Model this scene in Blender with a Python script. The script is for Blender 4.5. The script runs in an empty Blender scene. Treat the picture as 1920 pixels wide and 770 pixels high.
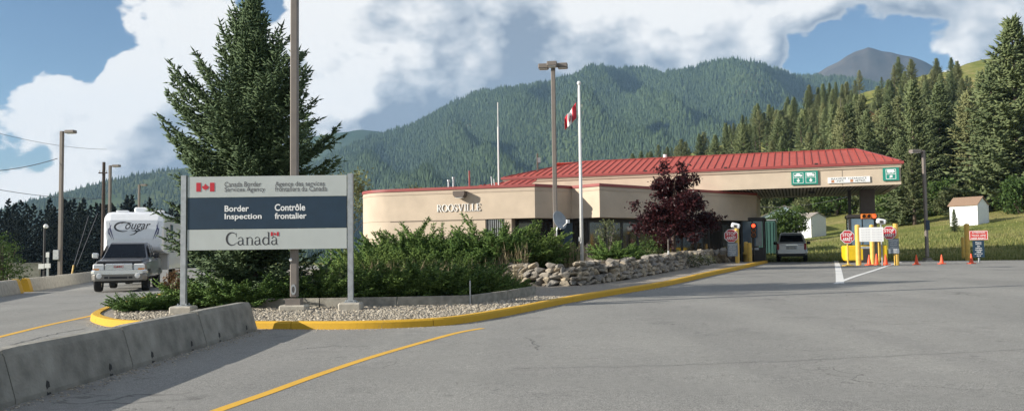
import bpy, bmesh, math, random
import numpy as np
from mathutils import Vector, Matrix
from mathutils.geometry import delaunay_2d_cdt

# ------------------------------------------------------------------ camera
scn = bpy.context.scene
col = scn.collection
rad = math.radians
F_PX, CX, CY, EYE = 1600.0, 960.0, 385.0, 1.45
PITCH, ROLL = rad(3.04), rad(0.72)
_f = Vector((0, math.cos(PITCH), math.sin(PITCH)))
_u0 = Vector((0, -math.sin(PITCH), math.cos(PITCH)))
_r0 = Vector((1, 0, 0))
_r = _r0 * math.cos(ROLL) - _u0 * math.sin(ROLL)
_u = _r0 * math.sin(ROLL) + _u0 * math.cos(ROLL)
cam_d = bpy.data.cameras.new('camera')
cam = bpy.data.objects.new('camera', cam_d)
col.objects.link(cam)
cam_d.lens = F_PX / 1920 * 36.0
cam_d.sensor_width = 36.0
cam_d.clip_start = 0.1
cam_d.clip_end = 40000
m = Matrix((( _r.x, _u.x, -_f.x, 0), (_r.y, _u.y, -_f.y, 0), (_r.z, _u.z, -_f.z, EYE), (0, 0, 0, 1)))
cam.matrix_world = m
scn.camera = cam

# ------------------------------------------------------------------ light, exposure
SUN_ELEV = rad(22)
SUN_TRAVEL = Vector((0.975, 0.22, 0)).normalized()      # horizontal way the light travels
EXPOSURE = 0.82
scn.view_settings.view_transform = 'Standard'
scn.view_settings.look = 'None'
scn.view_settings.exposure = EXPOSURE
scn.view_settings.gamma = 1
scn.cycles.max_bounces = 6
scn.cycles.diffuse_bounces = 3
scn.cycles.glossy_bounces = 3
scn.cycles.transmission_bounces = 4
scn.cycles.transparent_max_bounces = 8
scn.cycles.use_denoising = True
ldir = Vector((SUN_TRAVEL.x * math.cos(SUN_ELEV), SUN_TRAVEL.y * math.cos(SUN_ELEV), -math.sin(SUN_ELEV)))
sun_d = bpy.data.lights.new('sun', 'SUN')
sun_d.energy = 5.0
sun_d.angle = rad(0.53)
sun_d.color = (1.0, 0.93, 0.82)
sun = bpy.data.objects.new('sun', sun_d)
col.objects.link(sun)
sun.rotation_euler = ldir.to_track_quat('-Z', 'Y').to_euler()

# ------------------------------------------------------------------ world: sky with procedural cumulus
def nn(nt, typ, **kw):
    n = nt.nodes.new(typ)
    for k, v in kw.items():
        setattr(n, k, v)
    return n

def pix_dir(u, v):
    return (_f * F_PX + _r * (u - CX) + _u * (CY - v)).normalized()

def math_node(nt, op, a, b=None, c=None, clamp=False):
    n = nt.nodes.new('ShaderNodeMath'); n.operation = op; n.use_clamp = clamp
    for i, x in enumerate((a, b, c)):
        if x is None: continue
        if isinstance(x, (int, float)): n.inputs[i].default_value = x
        else: nt.links.new(x, n.inputs[i])
    return n.outputs[0]

def cloud_group():
    """cumulus density for a sky direction: large shapes, cauliflower billows, and the cloud banks seen that day"""
    g = bpy.data.node_groups.new('cloud_density', 'ShaderNodeTree')
    g.interface.new_socket('Vector', in_out='INPUT', socket_type='NodeSocketVector')
    g.interface.new_socket('Density', in_out='OUTPUT', socket_type='NodeSocketFloat')
    gi = g.nodes.new('NodeGroupInput'); go = g.nodes.new('NodeGroupOutput')
    vec = gi.outputs[0]
    mp = nn(g, 'ShaderNodeMapping'); mp.inputs['Scale'].default_value = (1, 1, 1.5)
    mp.inputs['Location'].default_value = (3.1, 1.7, 0.4)
    g.links.new(vec, mp.inputs[0])
    n1 = nn(g, 'ShaderNodeTexNoise'); n1.inputs['Scale'].default_value = 5.0; n1.inputs['Detail'].default_value = 6
    n1.inputs['Roughness'].default_value = 0.5; n1.inputs['Distortion'].default_value = 0.15
    g.links.new(mp.outputs[0], n1.inputs['Vector'])
    d = math_node(g, 'MULTIPLY_ADD', n1.outputs['Fac'], 0.9, 0.03)
    for sc_, amp in ((11, .32), (25, .22), (55, .09)):
        n2 = nn(g, 'ShaderNodeTexNoise'); n2.inputs['Scale'].default_value = sc_; n2.inputs['Detail'].default_value = 2.5
        n2.inputs['Roughness'].default_value = 0.45
        g.links.new(mp.outputs[0], n2.inputs['Vector'])
        bil = math_node(g, 'ABSOLUTE', math_node(g, 'SUBTRACT', n2.outputs['Fac'], 0.5))
        d = math_node(g, 'MULTIPLY_ADD', bil, -amp * 1.6, math_node(g, 'ADD', d, amp * .16))
    nrm = nn(g, 'ShaderNodeVectorMath', operation='NORMALIZE'); g.links.new(vec, nrm.inputs[0])
    for (u, v, r_, wt) in CLOUDS:
        dp = nn(g, 'ShaderNodeVectorMath', operation='DOT_PRODUCT')
        dp.inputs[1].default_value = pix_dir(u, v); g.links.new(nrm.outputs[0], dp.inputs[0])
        mr = nn(g, 'ShaderNodeMapRange', interpolation_type='SMOOTHSTEP')
        mr.inputs['From Min'].default_value = math.cos(math.atan(r_ * 1.3 / F_PX)); mr.inputs['From Max'].default_value = 1.0
        mr.inputs['To Min'].default_value = 0; mr.inputs['To Max'].default_value = wt
        g.links.new(dp.outputs['Value'], mr.inputs['Value'])
        d = math_node(g, 'ADD', d, mr.outputs[0])
    g.links.new(d, go.inputs[0])
    return g

CLOUDS = [(150, 215, 130, .20), (80, 140, 60, .12), (230, 190, 50, .08), (150, 130, 40, -.10), (300, 120, 40, -.06), (250, 290, 110, .14), (330, 60, 130, .20), (420, 200, 150, .20), (250, 150, 50, .10),
          (640, 130, 90, .20), (720, 240, 130, .30), (600, 250, 80, .2), (800, 60, 190, .30), (820, 190, 170, .26), (1000, 70, 130, .22), (1120, 60, 100, .18),
          (1270, 70, 90, .24), (1400, 40, 130, .24), (1420, 95, 45, .14), (1600, 15, 90, .18), (1740, 20, 80, .14), (1850, 75, 75, .16),
          (20, 60, 130, -.22), (190, 105, 60, -.10), (110, 20, 90, -.12), (485, 15, 40, -.16), (20, 300, 70, -.08),
          (1520, 100, 60, -.20), (1620, 80, 80, -.26), (1740, 85, 50, -.16), (1200, 40, 22, -.12)]

def build_world():
    w = bpy.data.worlds.new('World'); scn.world = w; w.use_nodes = True
    w.cycles.sampling_method = 'MANUAL'; w.cycles.sample_map_resolution = 256
    nt = w.node_tree; nt.nodes.clear()
    out = nn(nt, 'ShaderNodeOutputWorld'); bg = nn(nt, 'ShaderNodeBackground')
    nt.links.new(bg.outputs[0], out.inputs[0])
    sky = nn(nt, 'ShaderNodeTexSky', sky_type='NISHITA')
    sky.sun_disc = False
    sky.sun_elevation = SUN_ELEV
    sky.sun_rotation = math.atan2(-SUN_TRAVEL.x, -SUN_TRAVEL.y)
    sky.air_density = 1.0; sky.dust_density = 0.1; sky.ozone_density = 3.5
    S = 0.06
    bg.inputs['Strength'].default_value = S
    tc = nn(nt, 'ShaderNodeTexCoord')
    cg = cloud_group()
    gs = []
    sun_to = -ldir
    for k in (0.0, 0.030, 0.085):
        g = nn(nt, 'ShaderNodeGroup'); g.node_tree = cg; gs.append(g.outputs[0])
        off = nn(nt, 'ShaderNodeVectorMath', operation='ADD')
        off.inputs[1].default_value = (sun_to.x * k, sun_to.y * k, sun_to.z * k + .55 * k)
        nt.links.new(tc.outputs['Generated'], off.inputs[0]); nt.links.new(off.outputs[0], g.inputs[0])
    alpha = nn(nt, 'ShaderNodeMapRange', interpolation_type='SMOOTHSTEP')
    alpha.inputs['From Min'].default_value = 0.500; alpha.inputs['From Max'].default_value = 0.56
    nt.links.new(gs[0], alpha.inputs['Value'])
    lit = math_node(nt, 'MULTIPLY_ADD', math_node(nt, 'SUBTRACT', gs[0], gs[1]), 2.6, 0.88)
    lit = math_node(nt, 'MULTIPLY_ADD', math_node(nt, 'MAXIMUM', math_node(nt, 'SUBTRACT', gs[2], 0.50), 0.0), -1.55, lit)
    lit = math_node(nt, 'MULTIPLY_ADD', math_node(nt, 'MAXIMUM', math_node(nt, 'SUBTRACT', gs[1], 0.58), 0.0), -0.75, lit, True)
    thin = nn(nt, 'ShaderNodeMapRange', interpolation_type='SMOOTHSTEP')
    thin.inputs['From Min'].default_value = 0.50; thin.inputs['From Max'].default_value = 0.66
    thin.inputs['To Min'].default_value = 0.42; thin.inputs['To Max'].default_value = 0.0
    nt.links.new(gs[0], thin.inputs['Value'])
    lit = math_node(nt, 'ADD', lit, thin.outputs[0], None, True)
    ramp = nn(nt, 'ShaderNodeValToRGB')
    e = ramp.color_ramp.elements
    e[0].position = 0.0; e[0].color = (0.150, 0.185, 0.235, 1)
    e[1].position = 1.0; e[1].color = (0.565, 0.56, 0.55, 1)
    x = e.new(0.5); x.color = (0.33, 0.355, 0.385, 1)
    nt.links.new(lit, ramp.inputs[0])
    sc = nn(nt, 'ShaderNodeVectorMath', operation='SCALE'); sc.inputs['Scale'].default_value = 1 / S
    nt.links.new(ramp.outputs[0], sc.inputs[0])
    mix = nn(nt, 'ShaderNodeMix', data_type='RGBA')
    nt.links.new(alpha.outputs[0], mix.inputs['Factor'])
    nt.links.new(sky.outputs[0], mix.inputs['A']); nt.links.new(sc.outputs[0], mix.inputs['B'])
    nt.links.new(mix.outputs['Result'], bg.inputs['Color'])
build_world()

# ------------------------------------------------------------------ pixel helpers, terrain heights
def sstep(a, b, x):
    t = min(1, max(0, (x - a) / (b - a))); return t * t * (3 - 2 * t)

def lerp_tab(tab, x):
    if x <= tab[0][0]: return tab[0][1]
    for (a, b), (c, d) in zip(tab, tab[1:]):
        if x <= c: return b + (d - b) * (x - a) / (c - a)
    return tab[-1][1]

CREST_V = [(0, 475), (900, 470), (1100, 400), (1180, 345), (1250, 310), (1400, 250), (1550, 195), (1700, 150), (1830, 118), (1920, 100), (2200, 60), (2600, 40)]

def road_z(x, y):
    s = .316 * x + .949 * y
    return .57 * sstep(6, 44, s) * sstep(-22, 6, x)

def H(x, y):
    z = road_z(x, y)
    s = .316 * x + .949 * y
    if y > 30 and s > 56:
        t = x / y
        k = min(.16, max(.004, .047 + (t - .35) * .25))
        z += (min(s, 112) - 56) * k * sstep(56, 66, s)
        u = CX + F_PX * t
        if y > 95:
            vc = lerp_tab(CREST_V, u)
            hv = 470 - (u - 960) * .0126
            zc = 1.45 + (hv - vc) / F_PX * 350
            q = min(1, (y - 95) / 255)
            z = z + (max(zc, z) - z) * q ** 1.15
            if y > 350: z -= (y - 350) * .12
    if x < -14 and y > 40:
        z -= 5 * sstep(50, 130, y) * sstep(-14, -30, x)
    return z

def ray(u, v):
    return _f * F_PX + _r * (u - CX) + _u * (CY - v)

def P(u, v, y):
    d = ray(u, v); t = y / d.y
    return Vector((d.x * t, y, EYE + d.z * t))

def G(u, v, lift=0.0, far=400):
    """where the ray through a pixel meets the ground"""
    d = ray(u, v); prev = 1.0; y = 1.0
    while y < far:
        t = y / d.y
        if EYE + d.z * t <= H(d.x * t, y) + lift:
            a, b = prev, y
            for _ in range(30):
                c = (a + b) / 2; t = c / d.y
                if EYE + d.z * t <= H(d.x * t, c) + lift: b = c
                else: a = c
            t = b / d.y
            return Vector((d.x * t, b, H(d.x * t, b) + lift))
        prev = y; y *= 1.02
    return P(u, v, far)

def at(u, y, lift=0.0):
    """ground point at depth y in image column u"""
    a, b = -200.0, 900.0
    for _ in range(40):
        c = (a + b) / 2; p = P(u, c, y)
        if p.z > H(p.x, p.y) + lift: a = c
        else: b = c
    p = P(u, (a + b) / 2, y)
    return Vector((p.x, p.y, H(p.x, p.y) + lift))

def top_z(u, v, y): return P(u, v, y).z

# ------------------------------------------------------------------ materials
M = {}
def mat(name, c, rough=.6, metal=0.0, var=.12, scale=8.0, bump=0.0, bscale=60.0, c2=None, detail=4, emit=None, spec=.5, coat=0.0, coord='Object'):
    if name in M: return M[name]
    m_ = bpy.data.materials.new(name); m_.use_nodes = True; nt = m_.node_tree
    b = nt.nodes['Principled BSDF']
    b.inputs['Roughness'].default_value = rough; b.inputs['Metallic'].default_value = metal
    b.inputs['Specular IOR Level'].default_value = spec
    b.inputs['Coat Weight'].default_value = coat
    tc = nn(nt, 'ShaderNodeTexCoord')
    n = nn(nt, 'ShaderNodeTexNoise'); n.inputs['Scale'].default_value = scale; n.inputs['Detail'].default_value = detail
    nt.links.new(tc.outputs[coord], n.inputs['Vector'])
    r = nn(nt, 'ShaderNodeValToRGB')
    ca = [max(0, x * (1 - var)) for x in c]; cb = [min(1, x * (1 + var)) for x in (c2 or c)]
    r.color_ramp.elements[0].position = .3; r.color_ramp.elements[0].color = (*ca, 1)
    r.color_ramp.elements[1].position = .7; r.color_ramp.elements[1].color = (*cb, 1)
    nt.links.new(n.outputs['Fac'], r.inputs[0]); nt.links.new(r.outputs[0], b.inputs['Base Color'])
    if bump:
        n2 = nn(nt, 'ShaderNodeTexNoise'); n2.inputs['Scale'].default_value = bscale; n2.inputs['Detail'].default_value = 3
        nt.links.new(tc.outputs[coord], n2.inputs['Vector'])
        bp = nn(nt, 'ShaderNodeBump'); bp.inputs['Strength'].default_value = bump; bp.inputs['Distance'].default_value = .02
        nt.links.new(n2.outputs['Fac'], bp.inputs['Height']); nt.links.new(bp.outputs[0], b.inputs['Normal'])
    if emit:
        b.inputs['Emission Color'].default_value = (*emit[0], 1); b.inputs['Emission Strength'].default_value = emit[1]
    M[name] = m_
    return m_

def glass(name, c, rough=.05):
    m_ = mat(name, c, rough=rough, var=.2, scale=3, spec=.9)
    return m_

def foliage(name, ca, cb, trans=.25, rough=.65, objvar=.25):
    m_ = bpy.data.materials.new(name); m_.use_nodes = True; nt = m_.node_tree
    b = nt.nodes['Principled BSDF']; out = nt.nodes['Material Output']
    b.inputs['Roughness'].default_value = rough; b.inputs['Specular IOR Level'].default_value = .25
    ge = nn(nt, 'ShaderNodeNewGeometry'); oi = nn(nt, 'ShaderNodeObjectInfo')
    mx = nn(nt, 'ShaderNodeMix', data_type='RGBA')
    mx.inputs['A'].default_value = (*ca, 1); mx.inputs['B'].default_value = (*cb, 1)
    nt.links.new(ge.outputs['Random Per Island'], mx.inputs['Factor'])
    hs = nn(nt, 'ShaderNodeHueSaturation')
    v = math_node(nt, 'MULTIPLY_ADD', oi.outputs['Random'], 2 * objvar, 1 - objvar)
    nt.links.new(v, hs.inputs['Value'])
    h = math_node(nt, 'MULTIPLY_ADD', oi.outputs['Random'], -.03, .515)
    nt.links.new(h, hs.inputs['Hue'])
    nt.links.new(mx.outputs['Result'], hs.inputs['Color']); nt.links.new(hs.outputs[0], b.inputs['Base Color'])
    tr = nn(nt, 'ShaderNodeBsdfTranslucent'); nt.links.new(hs.outputs[0], tr.inputs[0])
    ms = nn(nt, 'ShaderNodeMixShader'); ms.inputs[0].default_value = trans
    nt.links.new(b.outputs[0], ms.inputs[1]); nt.links.new(tr.outputs[0], ms.inputs[2])
    nt.links.new(ms.outputs[0], out.inputs['Surface'])
    M[name] = m_
    return m_

# ------------------------------------------------------------------ mesh helpers
class MB:
    def __init__(s): s.v = []; s.f = []
    def quad(s, a, b, c, d):
        i = len(s.v); s.v += [tuple(a), tuple(b), tuple(c), tuple(d)]; s.f.append((i, i + 1, i + 2, i + 3)); return s
    def poly(s, pts):
        i = len(s.v); s.v += [tuple(p) for p in pts]; s.f.append(tuple(range(i, i + len(pts)))); return s
    def box(s, c, size, rz=0.0, bev=0.0):
        hx, hy, hz = size[0] / 2, size[1] / 2, size[2] / 2
        cs, sn = math.cos(rz), math.sin(rz)
        i = len(s.v)
        if bev <= 0:
            for dx, dy, dz in ((-1, -1, -1), (1, -1, -1), (1, 1, -1), (-1, 1, -1), (-1, -1, 1), (1, -1, 1), (1, 1, 1), (-1, 1, 1)):
                x, y = dx * hx, dy * hy
                s.v.append((c[0] + x * cs - y * sn, c[1] + x * sn + y * cs, c[2] + dz * hz))
            s.f += [tuple(i + k for k in q) for q in ((0, 3, 2, 1), (4, 5, 6, 7), (0, 1, 5, 4), (1, 2, 6, 5), (2, 3, 7, 6), (3, 0, 4, 7))]
        else:
            b = min(bev, hx * .9, hy * .9, hz * .9)
            rings = []
            for z, ins in ((-hz, b), (-hz + b, 0), (hz - b, 0), (hz, b)):
                ex, ey = hx - ins, hy - ins
                ring = [(-ex + (b if not ins else 0), -ey), (ex - (b if not ins else 0), -ey), (ex, -ey + (b if not ins else 0)), (ex, ey - (b if not ins else 0)),
                        (ex - (b if not ins else 0), ey), (-ex + (b if not ins else 0), ey), (-ex, ey - (b if not ins else 0)), (-ex, -ey + (b if not ins else 0))]
                if ins:
                    k = b * .3
                    ring = [(-ex + k, -ey), (ex - k, -ey), (ex, -ey + k), (ex, ey - k), (ex - k, ey), (-ex + k, ey), (-ex, ey - k), (-ex, -ey + k)]
                rings.append([(c[0] + x * cs - y * sn, c[1] + x * sn + y * cs, c[2] + z) for x, y in ring])
            s.loft(rings)
        return s
    def loft(s, rings, cap=True):
        i = len(s.v); n = len(rings[0])
        for r in rings: s.v += [tuple(p) for p in r]
        for a in range(len(rings) - 1):
            for k in range(n):
                k2 = (k + 1) % n
                s.f.append((i + a * n + k, i + a * n + k2, i + (a + 1) * n + k2, i + (a + 1) * n + k))
        if cap:
            s.f.append(tuple(i + k for k in reversed(range(n))))
            s.f.append(tuple(i + (len(rings) - 1) * n + k for k in range(n)))
        return s
    def tube(s, pts, radii, n=8):
        pts = [Vector(p) for p in pts]
        if isinstance(radii, (int, float)): radii = [radii] * len(pts)
        rings = []
        for k, p in enumerate(pts):
            d = (pts[min(k + 1, len(pts) - 1)] - pts[max(k - 1, 0)]).normalized()
            a = d.cross(Vector((0, 0, 1)))
            if a.length < .05: a = d.cross(Vector((0, 1, 0)))
            a.normalize(); b = d.cross(a)
            rings.append([p + (a * math.cos(2 * math.pi * j / n) + b * math.sin(2 * math.pi * j / n)) * radii[k] for j in range(n)])
        return s.loft(rings)
    def beam(s, p0, p1, w, h, up=(0, 0, 1)):
        p0, p1 = Vector(p0), Vector(p1); d = (p1 - p0).normalized(); up = Vector(up)
        a = d.cross(up)
        if a.length < .01: a = d.cross(Vector((0, 1, 0)))
        a.normalize(); b = a.cross(d)
        rings = [[p + a * x * w / 2 + b * z * h / 2 for x, z in ((-1, -1), (1, -1), (1, 1), (-1, 1))] for p in (p0, p1)]
        return s.loft(rings)
    def lathe(s, prof, axis='z', c=(0, 0, 0), n=16, cap=True):
        rings = []
        for r, h in prof:
            ring = []
            for k in range(n):
                a = 2 * math.pi * k / n; x, y = r * math.cos(a), r * math.sin(a)
                if axis == 'z': p = (c[0] + x, c[1] + y, c[2] + h)
                elif axis == 'x': p = (c[0] + h, c[1] + x, c[2] + y)
                else: p = (c[0] + x, c[1] + h, c[2] + y)
                ring.append(p)
            rings.append(ring)
        return s.loft(rings, cap)
    def prism(s, poly2, y0, y1, plane='xz'):
        """extrude a 2D outline (x,z) from y0 to y1"""
        if plane == 'xz': rings = [[(x, y, z) for x, z in poly2] for y in (y0, y1)]
        elif plane == 'xy': rings = [[(x, y, z) for x, y in poly2] for z in (y0, y1)]
        else: rings = [[(x, y, z) for y, z in poly2] for x in (y0, y1)]
        return s.loft(rings)
    def mesh(s, name, smooth=False, fix=True):
        me = bpy.data.meshes.new(name); me.from_pydata(s.v, [], s.f); me.update()
        if fix:
            bm = bmesh.new(); bm.from_mesh(me)
            bmesh.ops.recalc_face_normals(bm, faces=bm.faces); bm.to_mesh(me); bm.free()
        if smooth:
            me.polygons.foreach_set('use_smooth', [True] * len(me.polygons))
        return me
    def build(s, name, material, parent=None, smooth=False, **kw):
        return obj(name, s.mesh(name, smooth), material, parent, **kw)

def obj(name, me, material=None, parent=None, loc=None, rz=None, kind=None, label=None, cat=None, group=None):
    if material and not me.materials: me.materials.append(material)
    o = bpy.data.objects.new(name, me); col.objects.link(o)
    if parent: o.parent = parent
    if loc is not None: o.location = loc
    if rz is not None: o.rotation_euler = (0, 0, rz)
    if kind: o['kind'] = kind
    if label: o['label'] = label
    if cat: o['category'] = cat
    if group: o['group'] = group
    return o

def thing(name, label, cat, loc=(0, 0, 0), rz=0.0, group=None):
    o = bpy.data.objects.new(name, None); col.objects.link(o)
    o.empty_display_size = .2
    o.location = loc; o.rotation_euler = (0, 0, rz)
    o['label'] = label; o['category'] = cat
    if group: o['group'] = group
    return o

def copy_tree(o, parent=None):
    c = o.copy(); col.objects.link(c); c.parent = parent
    for ch in list(o.children): copy_tree(ch, c)
    return c

def arr_mesh(name, verts, faces, smooth=False):
    """verts (N,3), faces (F,3|4) numpy -> mesh"""
    me = bpy.data.meshes.new(name); k = faces.shape[1]
    me.vertices.add(len(verts)); me.vertices.foreach_set('co', np.asarray(verts, np.float32).ravel())
    me.loops.add(faces.size); me.loops.foreach_set('vertex_index', np.asarray(faces, np.int32).ravel())
    me.polygons.add(len(faces)); me.polygons.foreach_set('loop_start', np.arange(0, faces.size, k, dtype=np.int32))
    if smooth: me.polygons.foreach_set('use_smooth', np.ones(len(faces), bool))
    me.update(calc_edges=True); me.validate()
    return me

def cdt_mesh(name, poly, zf, step, extra=()):
    """fill a plan outline with a triangle mesh whose heights come from zf"""
    pts = [Vector((p[0], p[1])) for p in poly]; n = len(pts)
    edges = [(i, (i + 1) % n) for i in range(n)]
    xs = [p.x for p in pts]; ys = [p.y for p in pts]
    def inside(x, y):
        c = False; j = n - 1
        for i in range(n):
            if (pts[i].y > y) != (pts[j].y > y) and x < (pts[j].x - pts[i].x) * (y - pts[i].y) / (pts[j].y - pts[i].y) + pts[i].x: c = not c
            j = i
        return c
    allp = list(pts); x = min(xs) + step * .37
    while x < max(xs):
        y = min(ys) + step * .41
        while y < max(ys):
            if inside(x, y): allp.append(Vector((x, y)))
            y += step
        x += step
    vo, eo, fo, *_ = delaunay_2d_cdt(allp, edges, [], 1, 1e-4)
    me = bpy.data.meshes.new(name)
    me.from_pydata([(p.x, p.y, zf(p.x, p.y)) for p in vo], [], [tuple(f) for f in fo]); me.update()
    bm = bmesh.new(); bm.from_mesh(me)
    for f in bm.faces:
        if f.normal.z < 0: f.normal_flip()
    bm.to_mesh(me); bm.free()
    me.polygons.foreach_set('use_smooth', [True] * len(me.polygons))
    return me, inside

def catmull(pts, sub=6):
    out = []
    n = len(pts)
    for i in range(n - 1):
        p0, p1, p2, p3 = pts[max(i - 1, 0)], pts[i], pts[i + 1], pts[min(i + 2, n - 1)]
        for k in range(sub):
            t = k / sub
            out.append(0.5 * ((2 * p1) + (p2 - p0) * t + (2 * p0 - 5 * p1 + 4 * p2 - p3) * t * t + (3 * p1 - p0 - 3 * p2 + p3) * t ** 3))
    out.append(pts[-1].copy())
    return out

# lettering ---------------------------------------------------------
def text_mesh(name, s, width, height=None, bold=0.0, shear=0.0, depth=.004, space=1.0):
    """flat lettering in the xz plane facing -y, centred on its box; fitted to width (and height)"""
    cu = bpy.data.curves.new('lettering', 'FONT'); cu.body = s; cu.offset = bold; cu.shear = shear; cu.space_character = space
    cu.resolution_u = 4; cu.space_line = .95
    o = bpy.data.objects.new('lettering', cu); col.objects.link(o)
    dg = bpy.context.evaluated_depsgraph_get(); dg.update()
    src = bpy.data.meshes.new_from_object(o.evaluated_get(dg))
    vs = np.array([v.co[:] for v in src.vertices]); fs = [tuple(p.vertices) for p in src.polygons]
    bpy.data.objects.remove(o); bpy.data.curves.remove(cu); bpy.data.meshes.remove(src)
    mn, mx = vs.min(0), vs.max(0); sx = width / (mx[0] - mn[0]); sz = (height / (mx[1] - mn[1])) if height else sx
    me = bpy.data.meshes.new(name)
    me.from_pydata([((v[0] - (mn[0] + mx[0]) / 2) * sx, -depth, (v[1] - (mn[1] + mx[1]) / 2) * sz) for v in vs], [], fs)
    me.update()
    return me

def stroke(mb, pts, ws, ox, oz, sc, y, ysc=1.0):
    L = []; R = []; pts = [Vector((p[0], p[1])) for p in pts]
    for k, p in enumerate(pts):
        d = (pts[min(k + 1, len(pts) - 1)] - pts[max(k - 1, 0)])
        if d.length < 1e-6: d = Vector((1, 0))
        d.normalize(); nrm = Vector((-d.y, d.x)); w = ws[k] if not isinstance(ws, (int, float)) else ws
        L.append(p + nrm * w / 2); R.append(p - nrm * w / 2)
    def q(p): return (ox + p.x * sc, y, oz + p.y * sc * ysc)
    for k in range(len(pts) - 1): mb.quad(q(L[k]), q(R[k]), q(R[k + 1]), q(L[k + 1]))

def arc(cx, cy, rx, ry, a0, a1, n=14):
    return [(cx + rx * math.cos(rad(a0 + (a1 - a0) * k / n)), cy + ry * math.sin(rad(a0 + (a1 - a0) * k / n))) for k in range(n + 1)]

def wv(n, lo, hi):       # stroke width swelling in the middle
    return [lo + (hi - lo) * math.sin(math.pi * k / n) for k in range(n + 1)]

SERIF = {
 'C': (.80, [(arc(.42, .5, .37, .5, 45, 315, 18), wv(18, .03, .14)), ([(.72, .66), (.72, .97)], .035), ([(.70, .13), (.76, .22)], .03)]),
 'a': (.56, [(arc(.22, .42, .16, .2, 160, 0, 10), wv(10, .06, .05)), ([(.38, .43), (.38, .1), (.43, .02), (.52, .03)], [.09, .09, .07, .03]), (arc(.2, .17, .15, .16, 60, 360, 14), wv(14, .03, .09)), ([(.24, .33), (.38, .38)], .03)]),
 'n': (.62, [([(.13, 0), (.13, .6)], .09), ([(.02, .58), (.15, .61)], .03), ([(.02, .012), (.25, .012)], .025), (arc(.31, .42, .17, .19, 170, 0, 10), wv(10, .03, .06)), ([(.48, .43), (.48, 0)], .09), ([(.37, .012), (.6, .012)], .025)]),
 'd': (.62, [(arc(.25, .3, .2, .29, 30, 330, 16), wv(16, .03, .1)), ([(.46, 0.02), (.46, 1.0)], .09), ([(.34, .98), (.47, 1.0)], .03), ([(.46, .015), (.58, .03)], .03)]),
 'R': (.72, [([(.15, 0), (.15, 1)], .12), ([(.03, .02), (.28, .02)], .04), ([(.03, .98), (.3, .98)], .04), (arc(.28, .75, .24, .24, 90, -90, 10), wv(10, .04, .12)), ([(.15, .51), (.3, .51)], .04), ([(.32, .5), (.62, .03), (.72, .02)], [.1, .11, .05])]),
 'O': (.86, [(arc(.42, .5, .36, .48, 0, 360, 24), [.05 + .09 * abs(math.cos(2 * math.pi * k / 24)) for k in range(25)])]),
 'S': (.58, [(arc(.27, .74, .19, .24, 25, 200, 8) + [(.16, .58), (.3, .49), (.42, .40)] + arc(.26, .26, .2, .25, 10, -155, 8), [.03] + [.06] * 8 + [.09, .12, .13, .12] + [.07] * 7 + [.04]), ([(.45, .68), (.46, .93)], .035), ([(.05, .08), (.05, .33)], .035)]),
 'V': (.78, [([(.1, .98), (.39, .02)], [.13, .11]), ([(.68, .98), (.39, .02)], [.05, .05]), ([(0, .98), (.24, .98)], .04), ([(.56, .98), (.8, .98)], .04)]),
 'I': (.38, [([(.19, 0), (.19, 1)], .12), ([(.05, .02), (.33, .02)], .04), ([(.05, .98), (.33, .98)], .04)]),
 'L': (.66, [([(.17, 0), (.17, 1)], .12), ([(.04, .98), (.31, .98)], .04), ([(.04, .025), (.58, .025)], .05), ([(.58, 0), (.61, .25)], .04)]),
 'E': (.66, [([(.17, 0), (.17, 1)], .12), ([(.04, .975), (.56, .975)], .05), ([(.55, 1), (.57, .78)], .04), ([(.17, .52), (.44, .52)], .04), ([(.44, .42), (.44, .62)], .04), ([(.04, .025), (.58, .025)], .05), ([(.58, 0), (.61, .25)], .04)]),
}
def serif_letter(ch, sc, y=0.0, ysc=1.0):
    mb = MB()
    for pts, w in SERIF[ch][1]: stroke(mb, pts, w, 0, 0, sc, y, ysc)
    return mb

LEAF = [(0, 1.0), (.17, .68), (.29, .74), (.22, .33), (.42, .54), (.47, .44), (.70, .48), (.62, .24), (.72, .16), (.36, -.14), (.41, -.26), (.04, -.2), (.05, -.5)]
def maple_leaf(mb, cx, cz, sc, y):
    r = [(cx + x * sc, y, cz + (z - .25) * sc) for x, z in LEAF]
    l = [(cx - x * sc, y, cz + (z - .25) * sc) for x, z in reversed(LEAF[1:])]
    c = (cx, y, cz - .1 * sc); ring = r + l
    for k in range(len(ring)): mb.poly([c, ring[k], ring[(k + 1) % len(ring)]])

# ------------------------------------------------------------------ vegetation generators
def spindles(p0, p1, r, ns=3):
    p0 = np.asarray(p0, float); p1 = np.asarray(p1, float); n = len(p0); r = np.broadcast_to(np.asarray(r, float), (n,))
    d = p1 - p0; L = np.linalg.norm(d, axis=1, keepdims=True) + 1e-9; d = d / L
    ref = np.where(np.abs(d[:, 2:3]) < .9, np.array([[0, 0, 1.]]), np.array([[1., 0, 0]]))
    a = np.cross(d, ref); a /= np.linalg.norm(a, axis=1, keepdims=True) + 1e-9; b = np.cross(d, a)
    mid = p0 + d * L * .38
    V = np.empty((n, ns + 2, 3)); V[:, 0] = p0; V[:, ns + 1] = p1
    for k in range(ns):
        t = 2 * math.pi * k / ns + .5
        V[:, k + 1] = mid + (a * math.cos(t) + b * math.sin(t)) * r[:, None]
    base = (np.arange(n) * (ns + 2))[:, None]
    F = []
    for k in range(ns):
        k2 = (k + 1) % ns
        F.append(base + np.array([[0, k2 + 1, k + 1]])); F.append(base + np.array([[ns + 1, k + 1, k2 + 1]]))
    return V.reshape(-1, 3), np.concatenate(F)

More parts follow.
